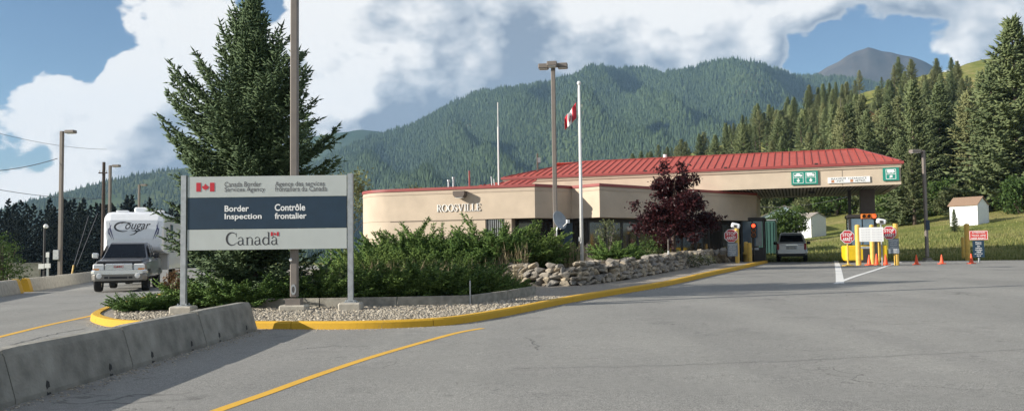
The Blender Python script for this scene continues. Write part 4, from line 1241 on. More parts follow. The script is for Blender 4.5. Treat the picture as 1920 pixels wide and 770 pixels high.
for dx, hh in ((-.34, .75), (-.2, .62)):
    mb = MB(); mb.tube([(dx, .05, 0), (dx - .05, .05, hh)], .03, 6); mb.build('stub_aerial', M['galvanised'], t)
q = P(1008, 318, 53)
t = thing('roof_weather_mast', 'small instrument mast with box on the far end of the red roof', 'mast', (q.x, q.y, 6.0))
mb = MB(); mb.tube([(0, 0, 0), (0, 0, P(1008, 288, 53).z - 6.0)], .05, 6); mb.build('mast', M['brown_metal'], t)
mb = MB(); mb.box((.1, 0, P(1008, 300, 53).z - 6.0), (.18, .14, .3)); mb.build('instrument_box', M['galvanised'], t)

# ------------------------------------------------------------------ concrete barriers
def barrier_mesh(ln, h, wb, wt, slots=2):
    prof = [(-wb / 2, 0), (wb / 2, 0), (wb / 2, .07), (wt / 2 + .02, h - .07), (wt / 2 - .02, h), (-wt / 2 + .02, h), (-wt / 2 - .02, h - .07), (-wb / 2, .07)]
    mb = MB(); n = 10
    mb.loft([[(x * (1 - (.04 if k in (0, n) else 0)), -ln / 2 + ln * k / n, z * (1 - (.02 if k in (0, n) else 0))) for x, z in prof] for k in range(n + 1)])
    return mb.mesh('concrete_barrier')
mat('old_concrete', (.235, .225, .195), .95, bump=.6, bscale=28, var=.36, scale=3.2, detail=9)
mat('slot_dark', (.03, .03, .03), .9)
A, B_ = G(483, 618), G(0, 767)
dv = (B_ - A); dv.z = 0; dv.normalize(); nv = Vector((dv.y, -dv.x, 0))
if nv.x > 0: nv = -nv
BL = 2.5; bar_h = .56; bm_ = barrier_mesh(BL - .015, bar_h, .46, .17); bm_.materials.append(M['old_concrete'])
blab = ['low concrete roadside barrier ending in front of the border sign', 'low concrete barrier, second section from the border sign', 'low concrete barrier, third section from the border sign', 'low concrete barrier at the lower left corner of the picture', 'nearest low concrete barrier section beside the road']
for k in range(5):
    c = A + dv * (BL * (k + .5)) + nv * .23
    t = thing('concrete_barrier', blab[k], 'barrier', (c.x, c.y, road_z(c.x, c.y) - .02), math.atan2(dv.y, dv.x) - math.pi / 2, 'low barriers along the near road')
    obj('block', bm_, None, t)
    for f in (-.27, .27):
        for sx in (-1, 1):
            def fx(z): return sx * (.23 - max(0, z - .07) / (bar_h - .14) * .125 + .008)
            mb = MB(); outl = [(-.04, -.01), (.04, -.01), (.035, .12), (.0, .17), (-.03, .15)]
            mb.loft([[(fx(z) - sx * .03, y + f * BL, z) for y, z in outl], [(fx(z), y + f * BL, z) for y, z in outl]]); mb.build('drain_slot', M['slot_dark'], t)
# far left barriers with yellow ends
dd = Vector((-.29, .957, 0)); L0 = Vector((-19.2, 33, 0))
far_m = barrier_mesh(2.98, .58, .5, .2); far_m.materials.append(M['light_concrete'])
gap_s = None
gp = G(50, 548); gs = (gp - L0).dot(dd)
labs = 0
for k in range(-3, 16):
    s0 = gs + .55 + 3.0 * k if k >= 0 else gs - .55 + 3.0 * (k + 1) - 3.0
    c = L0 + dd * (s0 + 1.5); 
    if k > 5: break
    nm = {-3: 'pale concrete roadside barrier farthest to the left edge', -2: 'pale concrete roadside barrier left of the gap, second from it', -1: 'pale concrete barrier with yellow end left of the gap', 0: 'pale concrete barrier with yellow end right of the gap',
          1: 'pale concrete roadside barrier second to the right of the gap', 2: 'pale concrete roadside barrier third to the right of the gap', 3: 'pale concrete roadside barrier fourth to the right of the gap', 4: 'pale concrete roadside barrier fifth right of the gap, near the pickup', 5: 'pale concrete roadside barrier directly left of the pickup truck'}[k]
    t = thing('concrete_barrier', nm, 'barrier', (c.x - .3, c.y, road_z(c.x, c.y) - .03), math.atan2(dd.y, dd.x) - math.pi / 2, 'barriers on the far side of the left road')
    obj('block', far_m, None, t)
    if k in (-1, 0):
        sg_ = 1 if k == -1 else -1; mb = MB()
        ym = barrier_mesh(.5, .59, .515, .215); o = obj('yellow_end', ym, M['kerb_yellow'], t, loc=(0, sg_ * 1.255, .0))

# ------------------------------------------------------------------ bollards, cones, signs at the lanes
mat('bollard_yellow', (.68, .43, .085), .5, var=.16, scale=5, detail=8)
mat('bright_yellow', (.75, .50, .012), .5, var=.07, scale=4)
mat('cone_orange', (.78, .09, .025), .5, var=.1)
mat('red_lens', (.6, .02, .01), .4, emit=((1, .06, .02), 2.2))
mat('off_lens', (.05, .03, .02), .4); mat('signal_orange', (.55, .16, .02), .5)
mat('notice_grey', (.20, .23, .26), .5, var=.08)
def bollard(u, vt, vb, r, label, y=None):
    p = at(u, y) if y else G(u, vb); h = top_z(u, vt, p.y) - p.z
    t = thing('bollard', label, 'bollard', p, 0, 'yellow bollards by the lanes')
    mb = MB(); mb.lathe([(r, -.02), (r, h - r * .5)], 'z', n=14); mb.build('post', M['bollard_yellow'], t, smooth=False)
    mb = MB(); mb.lathe([(r * 1.01, h - r * .5), (r * .9, h - r * .2), (r * .5, h), (.01, h + .01)], 'z', n=14); mb.build('cap', M['bollard_yellow'], t)
    return t
bollard(1399.5, 453, 490, .12, 'left of two tall yellow bollards before the corner booth', 48.0)
bollard(1406.5, 455, 490.5, .12, 'right of two tall yellow bollards before the corner booth', 47.6)
bollard(1396, 472, 489, .07, 'short thin yellow bollard beside the corner booth pair', 48.3)
bollard(1610, 421, 497, .12, 'tall yellow bollard at the left edge of the white notice board')
bollard(1636.5, 421, 495.5, .11, 'tall yellow bollard behind the middle of the white notice board')
bollard(1617.5, 452, 490.5, .10, 'yellow bollard below the left half of the white notice board')
bollard(1626, 462, 490.5, .15, 'thick yellow bollard below the centre of the white notice board')
bollard(1650.5, 440, 491, .10, 'yellow bollard under the right end of the white notice board')
bollard(1815, 419, 488, .14, 'tall yellow bollard beside the red truck lane sign')
bollard(1806.5, 444, 487, .09, 'shorter yellow bollard left of the tall one by the truck lane sign')
def stop_sign(u, v, y, label, post=None, postu=None, rpx=12.2, extra=None):
    p = P(u, v, y); r = rpx / F_PX * y
    t = thing('stop_sign', label, 'stop sign', (p.x, p.y, H(p.x, p.y)), -math.atan2(p.x, p.y) * .6, 'octagonal stop signs at the lanes')
    z = p.z - t.location.z
    def octo(rr, y0, y1):
        mb = MB(); mb.prism([(rr * math.cos(rad(22.5 + 45 * k)), z + rr * math.sin(rad(22.5 + 45 * k))) for k in range(8)], y0, y1, 'xz'); return mb
    pl_ = octo(r * 1.08, -.012, .0).build('plate', M['sign_white'], t); octo(r * .99, -.018, -.0125).build('red_face', M['sign_red'], pl_)
    obj('lettering', text_mesh('lettering', 'STOP', r * 1.38, r * .5, bold=.02), M['sign_white'], pl_, loc=(0, -.019, z + r * .33))
    obj('lettering', text_mesh('lettering', 'ARRÊT', r * 1.42, r * .66, bold=.02), M['sign_white'], pl_, loc=(0, -.019, z - r * .30))
    if post == 'thin':
        mb = MB(); mb.tube([(0, .04, .03), (0, .04, z + r * .6)], .035, 8); mb.build('post', M['bollard_yellow'], t)
        mb = MB(); mb.lathe([(.28, 0), (.28, .03), (.06, .08), (.05, .12)], 'z', n=18); mb.build('foot', M['bollard_yellow'], t)
    if post == 'thick':
        pp = P(postu[0], postu[1], y + .16); x = pp.x - p.x; zt = pp.z - t.location.z
        mb = MB(); mb.tube([(x, .16, 0), (x, .16, zt)], .11, 12); mb.build('post', M['bollard_yellow'], t)
    return t, z, r
yL = G(1380, 497).y; yR = G(1676, 497).y
t, z, r = stop_sign(1588.7, 443.8, yR, 'red stop sign on a thin yellow stand before the yellow barrier block', 'thin')
tR, z, r = stop_sign(1667, 436, yR, 'red stop sign on a yellow post right of the white notice board', 'thick', (1676, 419))
tL, z, r = stop_sign(1370.7, 441.7, yL, 'red stop sign on the left beside the corner booth and purple tree', 'thick', (1380, 428))
def notice(u0, u1, v0, v1, y, label, m_, lines, ml, name='notice_sign', post=False, title=None, title_h=.16):
    a, c = P((u0 + u1) / 2, (v0 + v1) / 2, y), None
    w = (u1 - u0) / F_PX * y; h = (v1 - v0) / F_PX * y
    t = thing(name, label, 'sign', (a.x, a.y, H(a.x, a.y)), -math.atan2(a.x, a.y) * .6); z = a.z - t.location.z
    mb = MB(); mb.box((0, 0, z), (w, .03, h)); mb.build('panel', M[m_], t)
    for k, s in enumerate(lines):
        n = len(lines); wid = w * min(.86, .14 + .062 * len(s))
        obj('lettering', text_mesh('lettering', s, wid, h / n * .55, bold=.012), M[ml], t, loc=(0, -.018, z + h * .44 - h * .9 * (k + .5) / n))
    if post:
        mb = MB(); mb.tube([(0, .04, 0), (0, .04, z)], .035, 8); mb.build('post', M['galvanised'], t)
    else:
        mb = MB(); mb.tube([(w * .3, .06, 0), (w * .3, .06, z)], .03, 8); mb.build('post', M['bollard_yellow'], t)
    return t, w, h, z
notice(1364.5, 1383, 455, 480, yL + .0, 'small slate blue bilingual notice under the left stop sign', 'notice_grey', ['PLEASE STOP', 'AND WAIT', 'FOR LIGHT', 'ARRÊTEZ ET', 'ATTENDEZ', 'LE FEU'], 'sign_white')
notice(1666.6, 1684.8, 447, 475, yR - .02, 'grey bilingual notice below the stop sign on the right', 'notice_grey', ['PLEASE STOP', 'AND WAIT', 'FOR LIGHT', 'ARRÊTEZ ET', 'ATTENDEZ', 'LE FEU'], 'sign_white')
mat('board_text', (.68, .68, .69), .6)
notice(1612.6, 1654.7, 426, 452.5, yR - .15, 'blank looking white notice board mounted across yellow bollards', 'sign_white', ['– –– – ––   ––– – –– –'] * 5, 'board_text')
yT = G(1834, 491).y
mat('truck_sign_red', (.50, .045, .035), .5)
t, w, h, z = notice(1819, 1850.5, 432, 449.5, yT, 'red and white truck lane keep right sign above a navy board', 'truck_sign_red', ['ATTENTION', 'TRUCK LANE', 'KEEP RIGHT'], 'sign_white', name='truck_lane_sign', post=True)
mb = MB(); rect_frame(mb, -w * .47, w * .47, z - h * .44, z + h * .44, .02, -.017); mb.build('border', M['sign_white'], t)
notice(1825, 1844.5, 450.5, 482, yT - .03, 'navy upright information board under the truck lane sign', 'sign_navy', ['Please', 'report', 'to', 'customs', 'Veuillez', 'vous', 'présenter', 'ici'], 'sign_white', post=True)
def cone(u, vt, vb, label):
    p = G(u, vb); h = top_z(u, vt, p.y) - p.z
    t = thing('traffic_cone', label, 'traffic cone', p, rad((u * 37) % 60), 'orange traffic cones across the lane')
    mb = MB(); mb.lathe([(h * .24, .03), (h * .2, .06), (h * .045, h * .97), (h * .03, h)], 'z', n=16); mb.build('body', M['cone_orange'], t, smooth=False)
    mb = MB(); mb.box((0, 0, .018), (h * .62, h * .62, .036), bev=.008); mb.build('base', M['cone_orange'], t)
cone(1630, 477, 497, 'leftmost orange cone below the white notice board'); cone(1644, 475, 496.5, 'second orange cone from the left, under the notice board')
cone(1661, 476, 496.5, 'orange cone just left of the grey notice post'); cone(1718.7, 477, 496, 'orange cone standing alone left of the lamp post')
cone(1766, 476.5, 494.5, 'orange cone standing alone right of the lamp post'); cone(1821.5, 475, 494, 'rightmost orange cone at the foot of the tall yellow bollard')
# yellow barrier block
yB = G(1600, 492.5).y + .8; pa = at(1621, yB); wB = 74 / F_PX * yB; hB = top_z(1600, 460, yB) - pa.z
t = thing('yellow_barrier_block', 'large bright yellow steel guard block before the right booth', 'guard block', pa, rad(-8))
mb = MB(); mb.box((0, 0, hB / 2 + .05), (wB, 1.0, hB - .1), bev=.05); mb.build('block', M['bright_yellow'], t)
mb = MB()
for x in (-wB * .42, wB * .42): mb.box((x, 0, .05), (.18, .9, .1))
mb.build('skid', M['dark_frame'], t)
# camera housings
mat('housing_white', (.72, .74, .76), .4, var=.05)
for (u, v, y, lb) in ((1379, 423, yL + .16, 'white camera housing on top of the left stop sign post'), (1652, 415, yR + .3, 'white camera housing above the notice board on the right')):
    p = P(u, v, y); t = thing('camera_housing', lb, 'camera', p, rad(-12), 'white camera housings')
    s = y / F_PX; mb = MB(); mb.box((0, 0, 0), (8 * s * 2, .34, 9.5 * s), bev=.05); o = mb.build('case', M['housing_white'], t); o.rotation_euler = (0, rad(14), 0)
    mb = MB(); mb.box((-.02, -.18, -.02), (.14, .02, .12)); mb.build('glass', M['window_dark'], t)
    if u > 1500:
        zg = H(p.x, p.y) - p.z; mb = MB(); mb.tube([(0, .05, -.1), (0, .05, zg)], .04, 8); mb.build('mast', M['galvanised'], t)
def signal(u, v, y, horiz, label):
    p = P(u, v, y); t = thing('traffic_light', label, 'traffic light', p, B_ANG * .6, 'traffic lights at the booths'); s = y / F_PX
    L_ = 27 * s; W_ = 9.5 * s; mb = MB(); mb.box((0, .08, 0), (L_, .16, W_) if horiz else (W_, .16, L_), bev=.02); mb.build('housing', M['signal_orange'] if horiz else M['dark_frame'], t)
    for k in (-1, 0, 1):
        o_ = k * L_ * .32; c_ = (o_, -.0, 0) if horiz else (0, 0, o_); lit_ = (k == 1)
        mb = MB(); mb.lathe([(W_ * .36, -.005), (W_ * .3, -.03), (.01, -.04)], 'y', c_, 16); mb.build('lens', M['red_lens'] if lit_ else M['off_lens'], t)
        mb = MB(); mb.lathe([(W_ * .38, 0), (W_ * .43, 0), (W_ * .43, -.12), (W_ * .38, -.12), (W_ * .38, 0)], 'y', c_, 16, False); mb.build('visor', M['signal_orange'] if (horiz or k < 1) else M['dark_frame'], t)
    if not horiz:
        zg = H(p.x, p.y) - p.z; mb = MB(); mb.tube([(0, .18, L_ / 2), (0, .18, zg)], .05, 8); mb.build('post', M['dark_frame'], t)
    else:
        mb = MB(); mb.beam((0, .16, 0), (0, 1.0, 0), .06, .06); mb.build('bracket', M['dark_frame'], t)
signal(1412.7, 431.5, 48.6, False, 'upright traffic light showing red before the corner booth')
signal(1629, 405.2, 46.0, True, 'horizontal traffic light showing red on the right booth front')
# stakes in the bed
for (u, vt, vb, y, m_, lb) in ((1254, 448, 514, 33.5, 'grey_bark', 'slim grey wooden marker post in front of the rock wall'), (1179, 482, 498, 34, 'white_paint', 'short white stake in the bed left of the marker post'), (1228, 481, 493, 36, 'white_paint', 'short white stake in the bed behind the rock wall'), (1265, 468, 486, 37.5, 'white_paint', 'short white stake right of the marker post')):
    p = P(u, vb, y); t = thing('garden_stake', lb, 'stake', p, 0, 'stakes in the garden bed'); h = top_z(u, vt, y) - p.z
    mb = MB(); mb.box((0, 0, h / 2 - .15), (.05, .05, h + .3)); mb.build('shaft', M[m_], t)
    mb = MB(); mb.box((0, 0, h * .62), (.056, .056, .14)); mb.build('reflector', M['white_paint'], t)

# ------------------------------------------------------------------ vehicles
mat('truck_paint', (.12, .122, .13), .35, metal=.3, var=.05, coat=.6)
mat('truck_lower', (.26, .245, .22), .4, metal=.4, var=.05, coat=.4)
mat('suv_paint', (.58, .60, .62), .35, metal=.5, var=.04, coat=.6)
mat('chrome', (.80, .81, .82), .25, metal=.95, var=.04)
mat('tyre', (.022, .022, .023), .85, var=.15)
mat('car_glass', (.012, .014, .017), .06, var=.1, spec=.3)
mat('black_plastic', (.025, .025, .027), .6, var=.1)
mat('headlamp', (.85, .85, .83), .15, var=.1)
mat('amber', (.85, .30, .04), .3); mat('tail_red', (.40, .015, .015), .3)
mat('trailer_white', (.84, .85, .86), .35, var=.03, coat=.4)
mat('trailer_grey', (.50, .50, .49), .45, var=.04); mat('decal_black', (.03, .03, .035), .4); mat('decal_blue', (.05, .05, .14), .4)
mat('plate_white', (.70, .70, .68), .5)

def rsec(y, wb, wt, z0, z1, r=.08):
    return [(-wb + r, y, z0), (wb - r, y, z0), (wb, y, z0 + r), (wb - (wb - wt) * .5, y, (z0 + z1) / 2), (wt, y, z1 - r), (wt - r, y, z1), (-wt + r, y, z1), (-wt, y, z1 - r), (-wb + (wb - wt) * .5, y, (z0 + z1) / 2), (-wb, y, z0 + r)]
def wheel(parent, x, y, r, w, sx):
    mb = MB(); mb.lathe([(r * .62, -w / 2), (r * .94, -w / 2), (r, -w * .3), (r, w * .3), (r * .94, w / 2), (r * .62, w / 2), (r * .6, w * .1), (r * .6, -w * .1), (r * .62, -w / 2)], 'x', (x, y, r), 22, False); o = mb.build('wheel', M['tyre'], parent)
    mb = MB(); mb.lathe([(r * .62, -w * .42), (r * .5, w * .3 * sx), (r * .18, w * .34 * sx), (.02, w * .4 * sx)] if sx > 0 else [(r * .62, w * .42), (r * .5, -w * .3), (r * .18, -w * .34), (.02, -w * .4)], 'x', (x, y, r), 16); mb.build('rim', M['chrome'], o)

def pickup():
    p = P(222, 548, 33.0); p.z = road_z(p.x, p.y); hd = Vector((.29, -.957, 0))
    t = thing('pickup_truck', 'grey pickup truck with chrome grille pulling the white trailer', 'pickup truck', p, math.atan2(-hd.x, -hd.y) * -1)
    t.rotation_euler = (0, 0, math.atan2(hd.y, hd.x) + math.pi / 2)
    # local: front at y=0 facing -y, body runs back to y=5.9
    mb = MB(); mb.loft([rsec(.12, .90, .86, .62, 1.06), rsec(.3, .985, .95, .52, 1.14), rsec(1.0, 1.0, .97, .5, 1.22), rsec(1.75, 1.01, .985, .5, 1.27), rsec(3.9, 1.01, .985, .5, 1.27), rsec(3.95, 1.01, .98, .5, 1.34), rsec(5.85, 1.01, .98, .55, 1.34)])
    mb.build('body', M['truck_paint'], t)
    mb = MB(); mb.loft([rsec(.16, .72, .66, 1.10, 1.15, .02), rsec(.6, .86, .78, 1.18, 1.24, .02), rsec(1.75, .90, .80, 1.25, 1.33, .02)]); hood = mb.build('hood', M['truck_paint'], t)
    mb = MB(); mb.loft([rsec(.08, .80, .78, 1.085, 1.175, .02), rsec(.22, .84, .82, 1.13, 1.215, .02)]); mb.build('bug_deflector', M['black_plastic'], hood)
    mb = MB(); mb.loft([rsec(1.62, .90, .84, 1.22, 1.30, .03), rsec(2.42, .93, .70, 1.22, 1.92, .07), rsec(2.9, .94, .71, 1.22, 1.955, .07), rsec(3.6, .94, .71, 1.22, 1.95, .07), rsec(3.93, .93, .70, 1.22, 1.86, .07)]); cab = mb.build('cab', M['truck_paint'], t)
    def slab(pts, nm, m_, par, off):
        q = [Vector(a) for a in pts]; n_ = (q[1] - q[0]).cross(q[2] - q[0]).normalized()
        if n_.dot(Vector(off)) < 0: n_ = -n_
        mb = MB(); mb.loft([[a + n_ * .004 for a in q], [a + n_ * .02 for a in q]]); return mb.build(nm, m_, par)
    ws = slab([(-.79, 1.66, 1.325), (.79, 1.66, 1.325), (.64, 2.36, 1.865), (-.64, 2.36, 1.865)], 'windshield', M['car_glass'], cab, (0, -1, 1))
    for sx in (-1, 1):
        slab([(sx * .915, 1.85, 1.34), (sx * .915, 2.75, 1.34), (sx * .755, 2.72, 1.84), (sx * .775, 2.30, 1.80)], 'side_window', M['car_glass'], cab, (sx, 0, .3))
        slab([(sx * .925, 2.85, 1.34), (sx * .925, 3.75, 1.34), (sx * .755, 3.7, 1.84), (sx * .755, 2.87, 1.84)], 'side_window', M['car_glass'], cab, (sx, 0, .3))
        mb = MB(); mb.box((sx * .72, .10, .97), (.40, .16, .25), bev=.04); hl = mb.build('headlight', M['headlamp'], t)
        mb = MB(); mb.box((sx * .80, .03, .89), (.22, .03, .06)); mb.build('indicator', M['amber'], hl)
        mb = MB(); mb.box((sx * 1.14, 1.95, 1.42), (.24, .12, .22), bev=.04); mr = mb.build('mirror', M['chrome'] if sx < 0 else M['black_plastic'], t)
        mb = MB(); mb.beam((sx * .95, 2.0, 1.36), (sx * 1.06, 1.97, 1.40), .05, .05); mb.build('mirror_arm', M['black_plastic'], mr)
        mb = MB(); mb.lathe([(.10, 0), (.09, -.03), (.01, -.04)], 'y', (sx * .68, -.09, .63), 16); fl_ = mb.build('fog_light', M['headlamp'], t)
        for y in (1.05, 4.75):
            wheel(t, sx * .86, y, .39, .26, sx)
            mb = MB(); n = 12; ring = [[(sx * 1.0, y + rr * math.cos(math.pi * k / n), .39 + rr * math.sin(math.pi * k / n)) for k in range(n + 1)] for rr in (.40, .50)]
            for k in range(n): mb.quad(ring[0][k], ring[0][k + 1], ring[1][k + 1], ring[1][k])
            mb.v = [(v[0] + sx * .02, v[1], v[2]) for v in mb.v]; mb.build('wheel_arch', M['black_plastic'], t)
    mb = MB(); mb.loft([rsec(-.06, .86, .86, .70, .86, .04), rsec(.05, .98, .98, .68, .87, .05), rsec(.35, 1.01, 1.01, .66, .84, .05)]); mb.build('bumper', M['chrome'], t)
    mb = MB(); mb.loft([rsec(-.04, .84, .84, .46, .70, .04), rsec(.06, .95, .97, .44, .69, .05), rsec(.35, .98, 1.0, .42, .68, .05)]); bv = mb.build('lower_bumper', M['truck_lower'], t)
    mb = MB(); mb.box((0, -.045, .565), (.64, .02, .09)); mb.box((-.43, -.045, .57), (.14, .02, .08)); mb.box((.43, -.045, .57), (.14, .02, .08)); mb.build('air_intake', M['black_plastic'], bv)
    mb = MB(); mb.box((0, .07, .97), (.98, .12, .27), bev=.03); gr = mb.build('grille', M['chrome'], t)
    mb = MB()
    for k in range(5): mb.box((0, .005, .875 + k * .048), (.92, .014, .012))
    mb.build('grille_bars', M['galvanised'], gr)
    obj('badge', text_mesh('badge', 'GMC', .36, .085, bold=.03), M['tail_red'], gr, loc=(0, -.012, .985))
    mb = MB(); mb.box((0, 1.2, .42), (1.5, 2.0, .12)); mb.box((0, 4.6, .46), (1.5, 2.2, .12)); mb.build('underbody', M['black_plastic'], t)
    mb = MB(); mb.box((0, 4.9, 1.345), (1.7, 1.75, .02)); mb.build('bed_floor', M['black_plastic'], t)
    return t, p, hd
tk, tp, hd = pickup()

def trailer():
    o = tp - hd * 4.15      # nose of the fifth wheel above the bed
    t = thing('travel_trailer', 'white fifth-wheel travel trailer coupled behind the grey pickup truck', 'trailer', (o.x, o.y, road_z(o.x, o.y)), math.atan2(hd.y, hd.x) + math.pi / 2)
    W = 1.22
    def sec(y, z0, z1, w=W, r=.16):
        return [(-w, y, z0 + .02), (w, y, z0 + .02), (w, y, (z0 + z1) / 2), (w, y, z1 - r), (w - r * .35, y, z1 - r * .3), (w - r * 1.6, y, z1), (-w + r * 1.6, y, z1), (-w + r * .35, y, z1 - r * .3), (-w, y, z1 - r), (-w, y, (z0 + z1) / 2)]
    mb = MB(); mb.loft([sec(0, 1.75, 2.15, 1.06, .1), sec(.06, 1.62, 2.55, 1.14), sec(.2, 1.55, 2.95, 1.20), sec(.45, 1.52, 3.22), sec(.85, 1.5, 3.33)]); mb.build('front_cap', M['trailer_white'], t)
    mb = MB(); mb.loft([sec(.853, 1.5, 3.33), sec(2.6, 1.45, 3.36), sec(2.62, .75, 3.36), sec(9.3, .72, 3.36)]); mb.build('body', M['trailer_white'], t)
    mb = MB(); mb.box((0, 2.58, 1.1), (2.3, .05, .72)); mb.build('bulkhead', M['trailer_grey'], t)
    mb = MB(); mb.tube([(0, 1.4, 1.5), (0, 1.35, 1.2), (0, 1.1, 1.15)], .1, 8); mb.build('king_pin', M['black_plastic'], t)
    mb = MB(); mb.box((.1, 2.3, 3.47), (.62, .9, .26), bev=.06); mb.build('air_conditioner', M['trailer_white'], t)
    mb = MB(); mb.box((.85, 1.5, 3.385), (.5, .4, .1), bev=.03); mb.build('roof_vent', M['trailer_white'], t)
    mb = MB(); mb.box((-.6, 1.2, 3.375), (.5, .4, .08), bev=.03); mb.build('roof_vent', M['trailer_white'], t)
    for sx in (-1, 1):
        mb = MB(); mb.box((sx * .92, .355, 3.05), (.16, .03, .07)); o_ = mb.build('marker_light', M['amber'], t)
        mb = MB(); mb.box((sx * (W + .01), 3.6, 2.5), (.03, 1.1, .7)); mb.build('side_window', M['car_glass'], t)
        mb = MB(); mb.box((sx * (W + .01), 1.5, 2.45), (.03, .6, .45)); mb.build('side_window', M['car_glass'], t)
        for y in (6.2, 7.1): wheel(t, sx * 1.0, y, .36, .22, sx)
    # decals lie on the cap's sloping front: projected onto the profile
    prof = [(1.75, 0.0), (2.15, 0.0), (2.55, .06), (2.95, .2), (3.22, .45)]
    def yz(z): return lerp_tab(prof, z) - .012
    def drape(me): 
        for v in me.vertices: v.co.y = yz(v.co.z)
    me = text_mesh('lettering', 'ougar', 1.02, .36, bold=.005, shear=.35)
    for v in me.vertices: v.co.z += 2.62; v.co.x += .16
    drape(me); obj('lettering', me, M['decal_black'], t)
    mb = MB()
    stroke(mb, arc(-.42, 2.66, .34, .20, 40, 300, 22), wv(22, .015, .075), 0, 0, 1, 0)
    stroke(mb, arc(-.30, 2.80, .2, .05, 10, 200, 10), wv(10, .01, .03), 0, 0, 1, 0)
    stroke(mb, [(-.1, 2.50), (.1, 2.47), (.28, 2.50), (.42, 2.57)], [.01, .04, .035, .008], 0, 0, 1, 0)
    stroke(mb, [(.16, 2.47), (.02, 2.34), (-.16, 2.29)], [.05, .04, .01], 0, 0, 1, 0)
    mb.v = [(v[0], yz(v[2]), v[2]) for v in mb.v]
    obj('lettering_swash', mb.mesh('lettering_swash', fix=False), M['decal_black'], t)
    for sx in (-1, 1):
        mb = MB(); 
        for k, (a, c) in enumerate((((.98, 2.85), (.78, 2.1)), ((1.02, 2.6), (.86, 2.15)), ((.9, 2.75), (1.0, 2.35)))):
            stroke(mb, [(sx * a[0], a[1]), (sx * (a[0] + c[0]) / 2 + sx * .03, (a[1] + c[1]) / 2), (sx * c[0], c[1])], [.01, .05, .01], 0, 0, 1, 0)
        mb.v = [(v[0], yz(v[2]) - .004, v[2]) for v in mb.v]; obj('decal', mb.mesh('decal', fix=False), M['decal_blue'], t)
trailer()

def suv():
    p = G(1485, 490.5); p = at(1485, 52.5)
    hd = AY
    t = thing('sport_utility_vehicle', 'silver sport utility vehicle seen from behind driving under the canopy', 'car', p, math.atan2(hd.y, hd.x) - math.pi / 2)
    # rear at y=0 facing -y
    mb = MB(); mb.loft([rsec(.02, .82, .80, .48, 1.0), rsec(.12, .92, .88, .42, 1.06), rsec(1.0, .93, .89, .40, 1.07), rsec(3.4, .93, .89, .40, 1.07), rsec(4.4, .88, .82, .45, .98)]); mb.build('body', M['suv_paint'], t)
    mb = MB(); mb.loft([rsec(.06, .86, .82, .98, 1.10, .03), rsec(.38, .86, .66, .98, 1.72, .07), rsec(.6, .86, .67, .98, 1.76, .07), rsec(2.2, .86, .67, .98, 1.76, .07), rsec(3.0, .85, .78, .98, 1.12, .03)]); cab = mb.build('cabin', M['suv_paint'], t)
    mb = MB(); mb.loft([[(-.72, .10, 1.14), (.72, .10, 1.14), (.60, .335, 1.62), (-.60, .335, 1.62)], [(-.72, .085, 1.145), (.72, .085, 1.145), (.60, .32, 1.625), (-.60, .32, 1.625)]]); mb.build('rear_window', M['car_glass'], cab)
    for sx in (-1, 1):
        mb = MB(); mb.box((sx * .80, .02, .92), (.15, .12, .38), bev=.03); mb.build('tail_light', M['tail_red'], t)
        mb = MB(); mb.box((sx * 1.02, 2.75, 1.16), (.24, .12, .19), bev=.03); mb.build('mirror', M['black_plastic'], t)
        mb = MB(); mb.beam((sx * .62, .7, 1.81), (sx * .62, 2.2, 1.81), .04, .05); mb.build('roof_rail', M['black_plastic'], cab)
        for y in (.95, 3.6): wheel(t, sx * .80, y, .365, .24, sx)
        mb = MB(); mb.loft([[(sx * .835, .8, 1.14), (sx * .835, 2.6, 1.14), (sx * .70, 2.2, 1.66), (sx * .70, .75, 1.66)], [(sx * .86, .8, 1.14), (sx * .86, 2.6, 1.14), (sx * .72, 2.2, 1.665), (sx * .72, .75, 1.665)]]); mb.build('side_window', M['car_glass'], cab)
    mb = MB(); mb.loft([rsec(-.08, .80, .80, .50, .68, .04), rsec(.03, .93, .93, .48, .70, .05), rsec(.3, .95, .95, .48, .69, .05)]); bp_ = mb.build('bumper', M['suv_paint'], t)
    mb = MB(); mb.box((0, .0, .40), (1.6, .3, .16), bev=.03); mb.box((0, 2.2, .38), (1.5, 4.0, .1)); mb.build('underbody', M['black_plastic'], t)
    mb = MB(); mb.box((0, -.0, .885), (.62, .04, .22), bev=.01); lg = mb.build('plate_recess', M['galvanised'], t)
    mb = MB(); mb.box((0, -.027, .87), (.31, .012, .16)); mb.build('number_plate', M['plate_white'], lg)
    mb = MB(); mb.box((0, -.02, 1.02), (.7, .04, .05)); mb.build('tailgate_trim', M['chrome'], t)
    mb = MB(); mb.box((0, .36, 1.755), (1.2, .3, .05), bev=.01); mb.build('spoiler', M['suv_paint'], cab)
suv()

